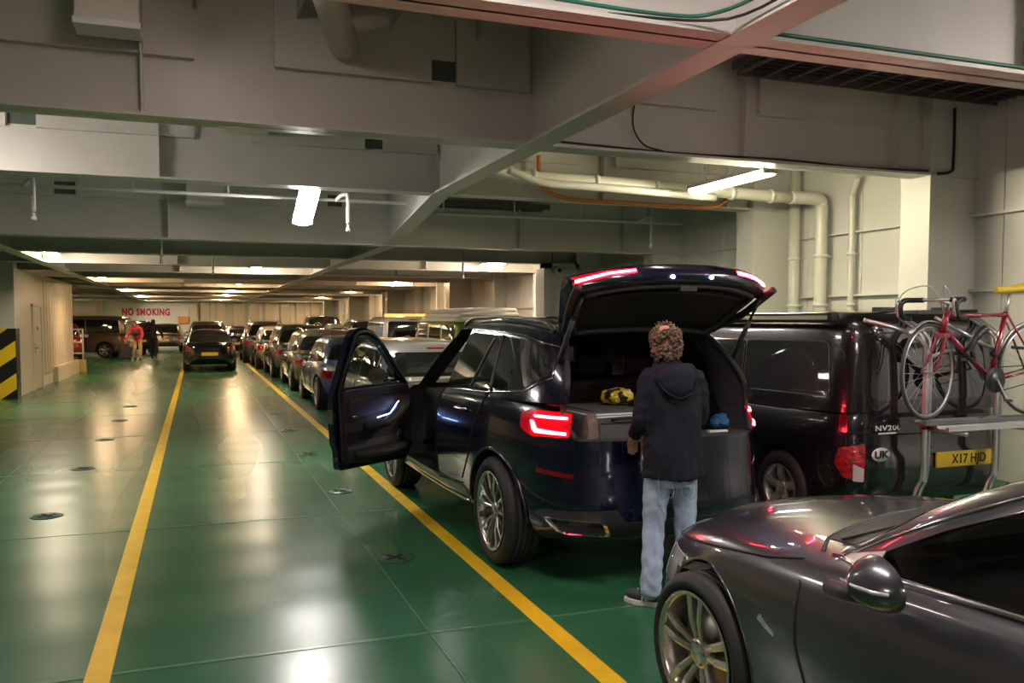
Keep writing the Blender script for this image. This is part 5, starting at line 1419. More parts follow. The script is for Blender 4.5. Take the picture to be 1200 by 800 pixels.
def rack():
    t = thing('bicycle_rack', 'silver tubular bicycle rack bolted to the back of the black van', 'bicycle rack', (5.30, 4.93, 0))
    y0 = -.10
    for x in (-.25, .46):
        b = MB()
        for dx in (-.024, .024):
            b.tube(crspline([(x + dx, .16, 1.72), (x + dx, y0 + .05, 1.60), (x + dx, y0, 1.45), (x + dx, y0, .9), (x + dx, y0 + .005, .56), (x + dx - .03, y0 + .03, .43), (x + dx - .10, y0 + .05, .22)], 6), .015, 10)
        b.bar((x, y0, 1.5), (x, y0, .5), .04, .008)
        b.build('upright', ALU, t)
        MB().obox((x, y0 - .01, .92), (.09, .07, .05)).build('clamp', TAILRED if x < 0 else PLASTIC, t, bevel=.008)
    for q, (y, z) in enumerate(((y0 - .10, .945), (y0 - .30, .925))):
        b = MB(); b.prism([(-.06, 0), (.06, 0), (.06, .03), (.045, .03), (.03, .012), (-.03, .012), (-.045, .03), (-.06, .03)], 'Y', 0, 1.45)
        o = b.build('wheel_tray', ALU if q else pm('tray_grey', (.2, .2, .2), .4, .5), t, loc=(-.42, y, z)); o.rotation_euler = (0, 0, -PI / 2)
    for x in (-.25, .46): MB().tube([(x, y0 - .02, .90), (x, y0 - .36, .90)], .018, 10).build('platform_arm', ALU, t)
    b = MB(); b.tube(crspline([(-.62, .15, 1.70), (-.45, y0 + .02, 1.62), (-.25, y0, 1.50)], 5), .017, 10); b.tube([(.02, .1, 1.72), (.46, y0, 1.45)], .016, 10); b.tube([(-.25, y0, 1.42), (-.1, y0 - .1, 1.50)], .014, 8)
    b.build('holding_arm', ALU, t)
    return t
rack()
BIKER = pm('bicycle_red', (.26, .012, .035), .25, .2, coat=1.0); BIKEB = pm('bicycle_black', (.012, .012, .012), .45)
def bike():
    """local: front wheel at x=0, rear wheel at x=1.02, plane y=0"""
    t = thing('road_bicycle', 'red road bicycle with drop handlebars and a yellow saddle on the van rack', 'bicycle', (4.92, 4.70, .985), 0)
    R_ = .345; zc = R_ + .0
    def wh(x, steer=0, name='front_wheel'):
        b = MB(); b.tube([(R_ * .972 * math.cos(a), 0, R_ * .972 * math.sin(a)) for a in [2 * PI * i / 56 for i in range(56)]], .012, 8, closed=True)
        o = b.build(name, pm('bicycle_tyre', (.05, .048, .045), .6), t, loc=(x, 0, zc)); o.rotation_euler = (0, 0, steer)
        b = MB(); b.tube([(R_ * .925 * math.cos(a), 0, R_ * .925 * math.sin(a)) for a in [2 * PI * i / 56 for i in range(56)]], .009, 8, closed=True); b.build('rim', ALU, o)
        b = MB()
        for i in range(28):
            a = 2 * PI * i / 28; sd = -1 if i % 2 else 1; a0 = a + (1.2 if (i // 2) % 2 else -1.2)
            b.cyl((.02 * math.cos(a0), .025 * sd, .02 * math.sin(a0)), (R_ * .92 * math.cos(a), 0, R_ * .92 * math.sin(a)), .0013, 5)
        b.build('spokes', ALU, o)
        b = MB(); b.cyl((0, -.05, 0), (0, .05, 0), .014, 12); b.cyl((0, -.035, 0), (0, -.03, 0), .024, 12); b.build('hub', ALU, o)
        b = MB(); b.tube([((R_ + .018) * math.cos(a), 0, (R_ + .018) * math.sin(a)) for a in np.linspace(.5, 2.3 if name == 'front_wheel' else 2.7, 20)], .016, 6, flat=.4)
        b.build('mudguard', ALU, o)
        return o
    wh(0, rad(14)); wh(1.02, 0, 'rear_wheel')
    bb = Vector((.60, 0, .275)); hd0 = Vector((.125, 0, .62)); hd1 = Vector((.165, 0, .775)); st = Vector((.735, 0, .775)); ax = Vector((1.02, 0, zc))
    b = MB()
    b.tube([hd0, hd1], .022, 12); b.tube([hd1 - Vector((-.0, 0, .03)), st - Vector((0, 0, .02))], .017, 12); b.tube([hd0 + Vector((.01, 0, .03)), bb], .019, 12); b.tube([bb, st], .018, 12)
    b.build('frame', BIKER, t)
    b = MB()
    for s_ in (-1, 1):
        b.tube([bb + Vector((.02, s_ * .03, 0)), ax + Vector((0, s_ * .06, 0))], .009, 8); b.tube([st + Vector((0, s_ * .015, -.02)), ax + Vector((0, s_ * .06, 0))], .0075, 8)
    b.build('rear_stays', BIKER, t)
    b = MB()
    for s_ in (-1, 1):
        b.tube(crspline([(.118, s_ * .035, .60), (.06, s_ * .05, .45), (.0, s_ * .05, zc)], 5), [.013 - .0004 * i for i in range(11)], 8)
    b.obox((.12, 0, .605), (.05, .09, .03)); b.build('fork', BIKER, t)
    b = MB(); b.tube([hd1, hd1 + Vector((.012, 0, .06)), hd1 + Vector((-.10, 0, .085))], .013, 10); b.build('stem', ALU, t)
    cs = hd1 + Vector((-.10, 0, .085))
    for s_, yy in ((-1, -.20), (1, .20)):
        pass
    import itertools
    rot = rad(14)
    def hb(p): 
        v = Vector(p); return (cs.x + v.x * math.cos(rot) - v.y * math.sin(rot), v.x * math.sin(rot) + v.y * math.cos(rot), cs.z + v.z)
    b = MB(); b.tube([hb((0, -.20, 0)), hb((0, .20, 0))], .013, 10)
    o = b.build('handlebar', ALU, t)
    for s_ in (-1, 1):
        b = MB(); b.tube([hb(p) for p in [tuple(q) for q in crspline([(0, s_ * .10, 0), (0, s_ * .19, 0), (-.06, s_ * .205, -.002), (-.115, s_ * .205, -.03), (-.12, s_ * .205, -.085), (-.08, s_ * .205, -.125), (.0, s_ * .205, -.135)], 5)]], .0195, 10)
        b.build('drop_grip', BIKEB, o)
        b = MB(); b.tube([hb(q) for q in crspline([(-.115, s_ * .205, -.02), (-.16, s_ * .21, .0), (-.165, s_ * .21, -.05), (-.14, s_ * .21, -.12)], 4)], .009, 8)
        b.tube([hb(q) for q in crspline([(-.15, s_ * .205, .0), (-.13, s_ * .15, .07), (-.02, s_ * .06, .10), (.05, s_ * .02, .02), (.10, 0, -.10)], 5)], .0035, 6)
        b.build('brake_lever', ALU, o)
    b = MB(); b.cyl(st - Vector((0, 0, .01)), st + Vector((.03, 0, .13)), .0125, 12); b.build('seat_post', ALU, t)
    sd = st + Vector((.03, 0, .14)); b = MB(); G = []
    for i in range(12):
        u = i / 11; w = .018 + .065 * max(0, (u - .30) / .70) ** 1.3 + .01 * u; h = .028 + .012 * u
        G.append([(sd.x - .13 + .28 * u, w * math.cos(q), sd.z + .02 + h * math.sin(q) * (1 if math.sin(q) > 0 else .7) + .018 * u * u) for q in [2 * PI * j / 14 for j in range(14)]])
    b.grid(G, True, True); b.add(G[0], [tuple(range(14))], True); b.add(G[-1], [tuple(range(14))], True)
    b.build('saddle', pm('saddle_yellow', (.72, .50, .02), .5), t)
    b = MB(); b.lathe([(-.004, .095), (.004, .095)], c=(bb.x, -.045, bb.z), axis='Y', n=36); b.lathe([(-.003, .07), (.003, .07)], c=(bb.x, -.055, bb.z), axis='Y', n=30); b.build('chainring', ALLOYD, t)
    for s_ in (-1, 1):
        b = MB(); a = rad(-60) if s_ < 0 else rad(120)
        e = bb + Vector((.17 * math.cos(a), s_ * .07, .17 * math.sin(a))); b.bar(bb + Vector((0, s_ * .06, 0)), e, .02, .012); b.obox(tuple(e + Vector((0, s_ * .045, 0))), (.07, .08, .02)); b.build('crank', ALU, t)
    b = MB(); b.tube([(bb.x, -.045, bb.z + .093), (ax.x, -.045, ax.z + .035)], .004, 5); b.tube([(bb.x, -.045, bb.z - .093), (ax.x - .02, -.045, ax.z - .09)], .004, 5); b.build('chain', BIKEB, t)
    b = MB(); b.tube([ax + Vector((0, -.04, -.02)), ax + Vector((-.02, -.045, -.10))], .014, 8); b.lathe([(-.01, .05), (.01, .035)], c=(ax.x, -.04, ax.z), axis='Y', n=24); b.build('derailleur', ALLOYD, t)
    b = MB()
    for p0, p1 in (((.235, 0, .70), (.44, 0, .42)),):
        pass
    b.tube([bb + (st - bb) * .35 + Vector((-.03, 0, .02)), bb + (st - bb) * .35 + Vector((.03, 0, -.01))], .022, 10); b.build('mounting_bracket', BIKEB, t)
    t2 = thing('bungee_strap', 'orange and black strap tying the rear wheel of the red bicycle', 'strap', (5.66, 4.64, 1.50))
    MB().cyl((0, 0, 0), (.14, 0, -.01), .012, 10).build('black_end', BIKEB, t2)
    MB().cyl((.14, 0, -.01), (.5, -.02, -.03), .016, 10).build('orange_part', pm('strap_orange', (.85, .16, .03), .5), t2)
    t3 = thing('cycle_lock', 'black folded lock and pump hanging below the bicycle top tube', 'lock', (5.42, 4.665, 1.60))
    b = MB(); b.tube(crspline([(0, 0, .04), (-.06, 0, .0), (-.12, 0, -.06), (-.15, 0, -.14)], 5), [.03] * 8 + [.025] * 8, 10)
    b.build('lock_body', BIKEB, t3)
    b = MB(); b.tube([(-.17, 0, -.10), (-.13, 0, -.14), (-.10, 0, -.19), (-.16, 0, -.18), (-.18, 0, -.12)], .018, 8); b.build('strap_end', BIKEB, t3)
bike()
# ================================================================== PEOPLE
from mathutils import noise as mnoise
SKIN = pm('skin', (.50, .27, .19), .5); HAIR = pm('curly_hair', (.16, .10, .062), .6)
def pieces_mb(pcs):
    b = MB()
    for p in pcs:
        if p[0] == 'cap':
            _, a, c, r0, r1 = p[:5]; fl = p[5] if len(p) > 5 else 1.0
            a, c = Vector(a), Vector(c)
            b.tube([a, a.lerp(c, .5), c], [r0, (r0 + r1) / 2, r1], 16, flat=fl); b.sph(a, (r0 * .99,) * 3 if fl == 1 else (r0 * .99, r0 * fl, r0 * .9), 14, 8); b.sph(c, (r1 * .99,) * 3 if fl == 1 else (r1 * .99, r1 * fl, r1 * .9), 14, 8)
        elif p[0] == 'ell':
            _, c, r = p[:3]; R_ = p[3].to_matrix().to_4x4() if len(p) > 3 else Matrix.Identity(4)
            q = MB(); q.sph((0, 0, 0), r, 20, 12); q.v = [tuple(Vector(c) + R_ @ Vector(v)) for v in q.v]
            k = len(b.v); b.v += q.v; b.f += [tuple(i + k for i in f) for f in q.f]; b.m += q.m; b.sm += q.sm
        elif p[0] == 'rings':      # stacked ellipses (cx,cy,z,rx,ry)
            G = [[(cx_ + rx * math.cos(2 * PI * j / 28), cy_ + ry * math.sin(2 * PI * j / 28), z) for j in range(28)] for cx_, cy_, z, rx, ry in p[1]]
            b.grid(G, True, True); n = len(G)
            b.add(G[0], [tuple(range(28))]); b.add(G[-1], [tuple(reversed(range(28)))])
    return b
def blob(name, pcs, voxel, mat, parent, smooth=4, fold=None):
    o = pieces_mb(pcs).build(name, mat)
    md = o.modifiers.new('r', 'REMESH'); md.mode = 'VOXEL'; md.voxel_size = voxel; md.use_smooth_shade = True
    if smooth: m2 = o.modifiers.new('s', 'SMOOTH'); m2.iterations = smooth; m2.factor = .5
    bake(o)
    if not o.data.materials: o.data.materials.append(mat)
    if fold:
        me = o.data; me.update()
        ns = [v.normal.copy() for v in me.vertices]
        for v, n in zip(me.vertices, ns): v.co += n * fold(v.co)
        me.update()
    o.parent = parent
    return o
def hand_pieces(wrist, palm_dir, side_dir, curl=.5, thumb_side=1, s=1.0):
    """palm, five curled fingers of different lengths"""
    w = Vector(wrist); d = Vector(palm_dir).normalized(); sd = (Vector(side_dir) - d * Vector(side_dir).dot(d)).normalized(); n = d.cross(sd).normalized()
    P = []
    c = w + d * .045 * s
    R_ = Matrix((sd, d, n)).transposed().to_quaternion().to_euler()
    P.append(('ell', tuple(c), (.040 * s, .050 * s, .017 * s), R_))
    P.append(('cap', tuple(w - d * .02), tuple(w + d * .02), .026 * s, .026 * s))
    for i, (off, ln) in enumerate(((-.030, .070), (-.010, .080), (.010, .076), (.029, .060))):
        base = w + d * .085 * s + sd * off * s; a = base; dirv = d.copy()
        for k, fr in enumerate((.45, .32, .23)):
            ang = curl * (.5 + .6 * k) ; dirv = (d * math.cos(ang) + n * math.sin(ang)).normalized()
            q = a + dirv * ln * fr * s; P.append(('cap', tuple(a), tuple(q), (.0095 - .001 * k) * s, (.0088 - .001 * k) * s)); a = q
    tb = w + d * .025 * s - sd * thumb_side * .034 * s
    t1 = tb + (d * .6 - sd * thumb_side * .7 + n * .4).normalized() * .036 * s; t2 = t1 + (d * .9 - sd * thumb_side * .2 + n * .5).normalized() * .030 * s
    P += [('cap', tuple(tb), tuple(t1), .0125 * s, .011 * s), ('cap', tuple(t1), tuple(t2), .0105 * s, .009 * s)]
    return P
def head_pieces(c, yaw=0.0, pitch=0.0, s=1.0):
    """face looks to +y before yaw"""
    E_ = Euler((pitch, 0, yaw)); M_ = E_.to_matrix()
    def T(p): return tuple(Vector(c) + M_ @ (Vector(p) * s))
    def R3(r): return tuple(q * s for q in r)
    P = [('ell', T((0, -.010, .035)), R3((.076, .096, .088)), E_), ('ell', T((0, .028, -.035)), R3((.058, .066, .075)), E_), ('ell', T((0, .045, -.085)), R3((.036, .034, .026)), E_),
         ('ell', T((0, .094, -.012)), R3((.013, .022, .024)), E_), ('cap', T((0, .086, .028)), T((0, .102, -.018)), .010 * s, .013 * s),
         ('ell', T((0, .080, -.055)), R3((.026, .012, .008)), E_), ('ell', T((0, .080, .036)), R3((.050, .014, .010)), E_),
         ('ell', T((-.078, -.005, -.005)), R3((.010, .020, .032)), E_), ('ell', T((.078, -.005, -.005)), R3((.010, .020, .032)), E_),
         ('ell', T((-.038, .066, -.02)), R3((.024, .02, .022)), E_), ('ell', T((.038, .066, -.02)), R3((.024, .02, .022)), E_)]
    return P, T, E_
def man():
    t = thing('person', 'person in a dark hooded jacket and light blue jeans standing at the open tailgate', 'person', (2.615, 4.36, 0), rad(-16))
    t.scale = (.86, 1, .985)
    HC = (-.045, .055, 1.572)
    hp, HT, HE = head_pieces(HC, rad(22), rad(-14), 1.0)
    sh = lambda s_: (s_ * .165, .01, 1.375)
    eL, wL = (-.225, -.01, 1.115), (-.215, .19, 1.005); eR, wR = (.215, .06, 1.13), (.16, .29, 1.04)
    knL, anL, knR, anR = (-.115, .035, .47), (-.135, -.01, .085), (.11, .045, .47), (.125, .02, .085)
    body = hp + [('cap', (0, .0, 1.40), (0, .035, 1.50), .058, .054),
        ('rings', [(0, .0, .84, .14, .10), (0, .0, .95, .150, .105), (0, .0, 1.08, .135, .095), (0, .005, 1.22, .155, .10), (0, .01, 1.34, .165, .095), (0, .01, 1.41, .10, .07)]),
        ('cap', sh(-1), eL, .045, .038), ('cap', eL, wL, .036, .026), ('cap', sh(1), eR, .045, .038), ('cap', eR, wR, .036, .026),
        ('cap', (-.085, 0, .88), knL, .072, .050), ('cap', knL, anL, .048, .036), ('cap', (.085, 0, .88), knR, .072, .050), ('cap', knR, anR, .048, .036),
        ('ell', (-.16, .03, .05), (.035, .09, .04), Euler((0, 0, rad(52)))), ('ell', (.13, .07, .05), (.035, .09, .04), Euler((0, 0, rad(8))))]
    body += hand_pieces(wL, (.10, .75, -.55), (1, 0, 0), .85, -1, 1.0) + hand_pieces(wR, (-.1, .9, -.3), (1, 0, 0), .7, 1, 1.0)
    blob('body', body, .0058, SKIN, t, 3)
    JK = pm('jacket_navy', (.010, .012, .020), .75, bump=.2, bscale=160, spec=.25)
    def fold(co):
        z = co.z; v = 0
        v += .010 * mnoise.noise(Vector((co.x * 7, co.y * 7, z * 4)))
        if co.x < -.17 or co.x > .17: v += .003 * math.sin(z * 75 + co.y * 30 + 5 * mnoise.noise(Vector((co.x * 9, co.y * 9, z * 6))))
        v += .005 * mnoise.noise(Vector((co.x * 20, co.y * 20, z * 14)))
        return v
    JP = [('rings', [(.005, -.015, .79, .212, .150), (.004, -.012, .86, .208, .150), (0, -.008, .98, .200, .146), (0, -.005, 1.10, .192, .140), (0, .0, 1.22, .198, .138), (0, .005, 1.32, .198, .128), (0, .01, 1.385, .165, .110), (0, .02, 1.43, .10, .088), (-.01, .03, 1.475, .078, .080), (-.015, .03, 1.495, .074, .076)]),
        ('cap', sh(-1), (-.205, .0, 1.24), .068, .062), ('cap', (-.205, .0, 1.24), eL, .062, .057), ('cap', eL, (-.217, .155, 1.03), .057, .044),
        ('cap', sh(1), (.202, .02, 1.25), .068, .062), ('cap', (.202, .02, 1.25), eR, .062, .057), ('cap', eR, (.165, .25, 1.055), .057, .044),
        ('ell', (0, -.085, 1.385), (.150, .070, .085)), ('ell', (0, -.115, 1.335), (.115, .050, .080)), ('cap', (-.11, -.02, 1.425), (.11, -.02, 1.425), .045, .045), ('cap', (-.10, .03, 1.44), (-.06, .09, 1.43), .035, .03), ('cap', (.10, .03, 1.44), (.06, .09, 1.43), .035, .03)]
    blob('jacket', JP, .010, JK, t, 4, fold)
    b = MB(); b.tube(crspline([(-.145, -.075, 1.40), (-.10, -.150, 1.32), (0, -.170, 1.275), (.10, -.150, 1.32), (.145, -.075, 1.40)], 6), .006, 6); b.build('hood_seam', JK, t)
    for s_, w_ in ((-1, (-.2375, .158, 1.034)), (1, (.196, .243, 1.058))):
        pass
    JE = pm('jeans_light_blue', (.40, .50, .66), .8, noise=.22, nscale=9, bump=.3, bscale=120)
    def jf(co):
        k = mnoise.noise(Vector((co.x * 8, co.y * 8, co.z * 3)))
        v = .003 * math.sin(co.z * 58 + 9 * k + co.x * 30 + co.y * 25) * (1 if co.z < .62 else .35) + .010 * k
        return v
    JEP = [('rings', [(0, 0, .74, .155, .115), (0, 0, .82, .165, .122), (0, 0, .93, .160, .120), (0, 0, 1.0, .150, .112)]),
        ('cap', (-.082, 0, .84), (-.105, .03, .64), .098, .088), ('cap', (-.105, .03, .64), knL, .086, .076), ('cap', knL, (-.13, .0, .22), .075, .070), ('cap', (-.13, .0, .22), (-.138, -.008, .115), .071, .073),
        ('cap', (.082, 0, .84), (.10, .03, .64), .098, .088), ('cap', (.10, .03, .64), knR, .086, .076), ('cap', knR, (.12, .03, .22), .075, .070), ('cap', (.12, .03, .22), (.125, .02, .115), .071, .073)]
    blob('jeans', JEP, .010, JE, t, 3, jf)
    for s_ in (-1, 1):
        pk = MB(); pk.tube([(x_, 0, z_) for x_, z_ in round_poly([(-.05, 0), (.05, 0), (.05, -.10), (0, -.125), (-.05, -.10)], .01)], .0022, 5, closed=True); q = pk.build('back_pocket', pm('jeans_seam', (.22, .29, .40), .8), t, loc=(s_ * .078, -.127, .80)); q.rotation_euler = (rad(-6), 0, 0)
    SG = pm('shoe_grey_mesh', (.05, .05, .052), .7, bump=.3, bscale=200); SW = pm('shoe_white', (.68, .66, .62), .5)
    for (x, y, rz_) in ((-.165, .035, rad(58)), (.13, .075, rad(10))):
        up = blob('shoe', [('ell', (0, .045, .045), (.044, .105, .038)), ('ell', (0, -.055, .065), (.038, .062, .052)), ('cap', (0, -.06, .05), (0, .09, .04), .042, .036), ('cap', (0, -.045, .08), (0, .0, .105), .038, .036)], .006, SG, t, 3)
        up.location = (x, y, .012); up.rotation_euler = (0, 0, rz_)
        ol = [(.046 * math.cos(a) * (1.0 if math.sin(a) > 0 else .88), .02 + .135 * math.sin(a)) for a in [2 * PI * i / 32 for i in range(32)]]
        MB().prism(ol, 'Z', -.012, .020).build('sole', SW, up, bevel=.006)
        b = MB()
        for k in range(4): b.tube([(-.022, .005 + .022 * k, .098 - .011 * k), (0, .010 + .022 * k, .108 - .012 * k), (.022, .005 + .022 * k, .098 - .011 * k)], .0035, 6)
        b.build('laces', SW, up)
        text_obj('side_mark', 'N', .055, SW, up, (-.0455, -.005, .045), (rad(80), 0, rad(-90)), .003, 1.0, 1.0, .003)
    # hair: curly locks round a thin crown
    M_ = HE.to_matrix(); b = MB(); r_ = random.Random(4)
    for i in range(560):
        u, v = r_.uniform(-1, 1), r_.uniform(0, 2 * PI); zz = u; rr_ = math.sqrt(1 - zz * zz)
        d = Vector((rr_ * math.cos(v), rr_ * math.sin(v), zz))
        if d.y > .40 and d.z < .55: continue
        if d.z < -.90: continue
        crown = (d - Vector((-.35, -.50, .80)).normalized()).length
        if crown < .42: continue
        if crown < .58 and r_.random() < .45: continue
        thick = 1.0 + (.16 if d.z < .35 else .05) + r_.uniform(-.03, .05)
        p = Vector((d.x * .080, d.y * .100 - .012, d.z * .098 + .022)) * thick
        if d.z < -.2: p.z -= .028
        p = Vector(HC) + M_ @ p
        s_ = r_.uniform(.010, .017); b.sph(tuple(p), (s_, s_, s_ * .8), 7, 5)
        a0 = r_.uniform(0, 6.28)
        b.tube([tuple(p + Vector((.014 * math.cos(a0 + k * .9), .014 * math.sin(a0 + k * .9), .006 * k - .012)))for k in range(6)], .0042, 5)
    b.build('hair', HAIR, t)
    b = MB(); M4 = M_
    def g3(p): return tuple(Vector(HC) + M4 @ Vector(p))
    for s_ in (-1, 1): b.tube([g3((s_ * .075, .0, .045)), g3((s_ * .062, .062, .085))], .003, 6)
    for s_ in (-1, 1): b.tube([g3((s_ * .034 + .026 * math.cos(q), .066 + .012 * math.sin(q), .088 + .018 * math.sin(q))) for q in [2 * PI * i / 14 for i in range(14)]], .003, 6, closed=True)
    eg = b.build('eyes_and_glasses', PLASTIC, t); eg.name = 'glasses'
    b = MB()
    for s_ in (-1, 1): b.sph(g3((s_ * .031, .079, .012)), .011, 10, 6)
    b.build('eyes', SW, t)
man()
def far_person(label, loc, rz, top, trous, skin, hairc, pose, shoes=PLASTIC):
    t = thing('person', label, 'person', loc, rz)
    P = pose; hp, HT, HE = head_pieces(P['head'], P.get('hy', 0), P.get('hpitch', 0))
    body = hp + [('cap', P['neck'], P['head'], .055, .05), ('cap', P['pelvis'], P['neck'], .115, .12, .75)]
    for s_ in 'LR':
        body += [('cap', P['sh' + s_], P['el' + s_], .045, .038), ('cap', P['el' + s_], P['wr' + s_], .036, .027), ('cap', P['hip' + s_], P['kn' + s_], .075, .055), ('cap', P['kn' + s_], P['an' + s_], .052, .036)]
        a = Vector(P['an' + s_]); body.append(('ell', (a.x, a.y + .06, .045), (.04, .11, .035)))
        d = (Vector(P['wr' + s_]) - Vector(P['el' + s_])).normalized(); body += hand_pieces(P['wr' + s_], d, (1, .1, 0), .6, 1 if s_ == 'L' else -1)
    blob('body', body, .009, skin, t, 3)
    tp = [('cap', P['pelvis'], P['neck'], .150, .155, .75), ('ell', P['pelvis'], (.16, .12, .10))]
    for s_ in 'LR': tp += [('cap', P['sh' + s_], P['el' + s_], .068, .056), ('cap', P['el' + s_], tuple(Vector(P['el' + s_]).lerp(Vector(P['wr' + s_]), .9)), .055, .042), ('cap', P['neck'], P['sh' + s_], .075, .070)]
    blob('top', tp, .015, top, t, 3)
    lg = [('ell', P['pelvis'], (.145, .115, .12))]
    for s_ in 'LR': lg += [('cap', P['hip' + s_], P['kn' + s_], .090, .070), ('cap', P['kn' + s_], tuple(Vector(P['kn' + s_]).lerp(Vector(P['an' + s_]), P.get('leg', .92))), .070, .058)]
    blob('trousers', lg, .015, trous, t, 3)
    for s_ in 'LR':
        a = Vector(P['an' + s_]); blob('shoe', [('ell', (a.x, a.y + .07, .05), (.048, .13, .045)), ('ell', (a.x, a.y, .07), (.045, .06, .05))], .012, shoes, t, 2)
    h = [('ell', tuple(Vector(P['head']) + HE.to_matrix() @ Vector((0, -.02, .045))), (.085, .100, .090), HE)]
    blob('hair', h, .012, hairc, t, 2)
    return t
BK = pm('cloth_black', (.012, .013, .016), .8); PINK = pm('shirt_pink_red', (.62, .05, .10), .7); BEI = pm('trousers_beige', (.50, .38, .22), .8); HB = pm('hair_brown', (.08, .04, .02), .7)
HK = pm('hair_black', (.01, .01, .01), .7)
far_person('person in a pink top and beige trousers bending forward with a dark suitcase', (-2.35, 39.3, 0), rad(180 - 10), PINK, BEI, SKIN, HB,
    dict(pelvis=(0, -.06, .90), neck=(0, .16, 1.38), head=(.02, .27, 1.53), hpitch=rad(-35), shL=(-.19, .15, 1.34), shR=(.19, .15, 1.34), elL=(-.27, .24, 1.08), elR=(.32, .2, 1.10), wrL=(-.22, .36, .88), wrR=(.38, .24, .84),
         hipL=(-.09, -.06, .86), hipR=(.09, -.06, .86), knL=(-.14, .08, .48), knR=(.10, .02, .48), anL=(-.13, .1, .08), anR=(.13, -.18, .08), leg=.75))
far_person('person dressed all in black walking away beside the dark people carrier', (-1.78, 40.6, 0), rad(-8), BK, BK, SKIN, HK,
    dict(pelvis=(0, 0, .92), neck=(0, .03, 1.44), head=(0, .05, 1.60), shL=(-.20, .02, 1.40), shR=(.20, .02, 1.40), elL=(-.36, -.02, 1.22), elR=(.34, .0, 1.15), wrL=(-.44, .1, 1.10), wrR=(.36, .12, .95),
         hipL=(-.09, 0, .88), hipR=(.09, 0, .88), knL=(-.10, .12, .50), knR=(.10, -.02, .48), anL=(-.10, .10, .08), anR=(.11, -.22, .12)))
t = thing('suitcase', 'dark wheeled suitcase leaning beside the person in the pink top', 'suitcase', (-2.86, 39.2, 0), rad(8)); t.rotation_euler = (rad(0), rad(8), rad(8))
CASE = pm('suitcase_fabric', (.035, .032, .03), .7)
MB().box(-.25, .25, -.15, .15, .05, .62).build('shell', CASE, t, bevel=.05, seg=3)
b = MB(); b.tube([(.10, 0, .6), (.10, 0, .82), (.22, 0, .82)], .012, 8); b.tube([(-.05, 0, .6), (-.05, 0, .82), (.10, 0, .82)], .012, 8); b.build('handle', PLASTIC, t)
for x in (-.2, .2): MB().lathe([(-.015, .035), (.015, .035)], c=(x, -.12, .036), axis='X', n=14).build('castor', RUBBER, t)
MB().box(-.19, .19, -.17, -.14, .12, .50).build('front_pocket', CASE, t, bevel=.02)
o = blob('waist_bag', [('ell', (0, 0, 0), (.13, .07, .08)), ('cap', (-.1, 0, .02), (.1, 0, .02), .05, .05)], .015, BK, None, 3); o.location = (-2.37, 38.98, 1.12)
tag(o, 'small black bag worn in front of the pink top', 'bag')
SM = suv_root.matrix_basis
def SW_(x, y, z): return SM @ Vector((x, y, z))
# ================================================================== LUGGAGE in the open boot
def case():
    p = SW_(-.30, -.36, .862)
    t = thing('travel_bag', 'dark grey travel case with pale piping lying in the open boot', 'luggage', tuple(p), rad(2.6))
    GC = pm('case_grey', (.085, .085, .083), .6, bump=.2, bscale=150); PI_ = pm('piping_pale', (.62, .62, .60), .4)
    MB().box(-.27, .27, -.36, .34, .02, .25).build('shell', GC, t, bevel=.045, seg=4)
    b = MB(); L = round_poly([(-.255, -.345), (.255, -.345), (.255, .325), (-.255, .325)], .06, 5)
    b.tube([(x, y, .235) for x, y in L], .0075, 6, closed=True); b.build('top_piping', PI_, t)
    b = MB(); L = round_poly([(-.255, .045), (.255, .045), (.255, .22), (-.255, .22)], .05, 5); b.tube([(x, -.362, z) for x, z in L], .007, 6, closed=True); b.build('front_piping', PI_, t)
    MB().box(-.20, .20, -.385, -.35, .06, .19).build('front_pocket', GC, t, bevel=.015)
    b = MB(); b.tube(crspline([(-.10, -.37, .20), (-.08, -.41, .215), (.08, -.41, .215), (.10, -.37, .20)], 5), .011, 8); b.build('carry_handle', PLASTIC, t)
    b = MB(); b.tube([(-.19, -.388, .185), (.19, -.388, .185)], .004, 6); b.tube([(-.2, -.3, .253), (-.2, .26, .253), (.2, .26, .253), (.2, -.3, .253)], .004, 6); b.build('zip', PLASTIC, t)
case()
p = SW_(-.64, -.62, .955)
t = thing('paper_bag', 'crumpled brown paper bag at the left end of the boot', 'bag', tuple(SW_(-.54, -.72, .952)), rad(8)); t.scale = (.75, .75, .75)
KR = pm('kraft_paper', (.17, .115, .085), .85, bump=.5, bscale=25)
b = MB(); r_ = random.Random(3); G = []
for k in range(6):
    z = .20 * k / 5; w_ = .055 - .010 * (k / 5); d_ = .05 - .030 * (k / 5) ** 2
    G.append([(x * w_ + r_.uniform(-.004, .004), y * d_ + r_.uniform(-.004, .004), z) for x, y in ((-1, -1), (-.3, -1.05), (.3, -1.05), (1, -1), (1.0, 0), (1, 1), (.3, 1.05), (-.3, 1.05), (-1, 1), (-1, 0))])
b.grid(G, False, True); b.add(G[0], [tuple(range(10))]); b.build('paper_body', KR, t)
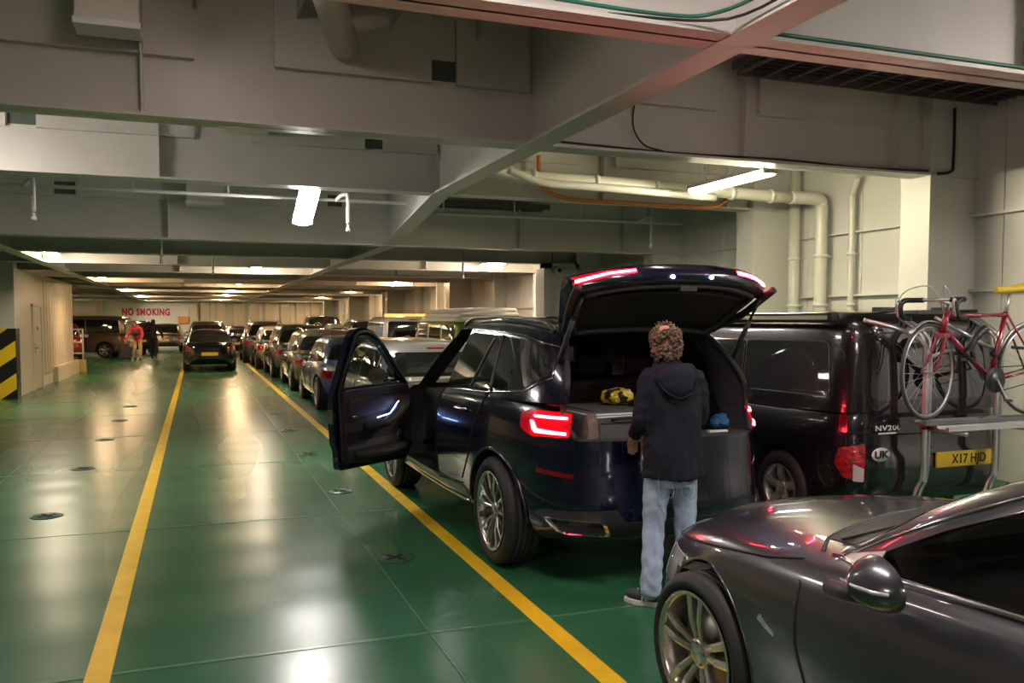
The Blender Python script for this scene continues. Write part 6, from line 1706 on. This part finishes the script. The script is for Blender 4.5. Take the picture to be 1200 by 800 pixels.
b = MB(); b.prism([(-.048, .185), (.048, .18), (.042, .215), (-.04, .22)], 'Y', -.022, -.012); b.build('folded_top', KR, t)
def crumple(name, label, p, r, m, seed, parts=()):
    o = blob('cloth', [('ell', (0, 0, 0), r), ('ell', (r[0] * .5, r[1] * .2, r[2] * .3), (r[0] * .6, r[1] * .7, r[2] * .7)), ('ell', (-r[0] * .5, 0, -r[2] * .1), (r[0] * .6, r[1] * .8, r[2] * .8))], .007, m, None, 2,
        lambda co: .018 * mnoise.noise(Vector((co.x * 22 + seed, co.y * 22, co.z * 22))) + .010 * mnoise.noise(Vector((co.x * 50 + seed, co.y * 50, co.z * 50))))
    o.name = name; o.location = p; tag(o, label, 'bag')
    return o
YB = pm('yellow_bag_print', (.60, .42, .03), .5)
m = YB; N = m.node_tree.nodes; L = m.node_tree.links
tc = N.new('ShaderNodeTexCoord'); n_ = N.new('ShaderNodeTexNoise'); n_.inputs['Scale'].default_value = 11; rp_ = N.new('ShaderNodeValToRGB'); rp_.color_ramp.interpolation = 'CONSTANT'
e = rp_.color_ramp.elements; e[0].position = 0; e[0].color = (.012, .012, .012, 1); e[1].position = .44; e[1].color = (.60, .42, .03, 1); q = e.new(.60); q.color = (.62, .58, .48, 1); q2 = e.new(.66); q2.color = (.60, .42, .03, 1)
L.new(tc.outputs['Object'], n_.inputs['Vector']); L.new(n_.outputs['Fac'], rp_.inputs['Fac']); L.new(rp_.outputs['Color'], N['Principled BSDF'].inputs['Base Color'])
crumple('shopping_bag', 'yellow, black and white shopping bag lying on the grey travel case', tuple(SW_(-.12, -.30, 1.17)), (.105, .12, .055), YB, 1)
crumple('blue_cloth', 'blue crumpled bag at the right end of the boot', tuple(SW_(.50, -.62, 1.005)), (.06, .07, .05), pm('blue_fabric', (.01, .09, .22), .6), 5)
o = MB().box(-.07, .07, -.02, .02, 0, .012).build('white_strip', WHITE, loc=tuple(SW_(.40, -.74, .952))); tag(o, 'small white flat strip on the boot edge beside the blue bag', 'strip')
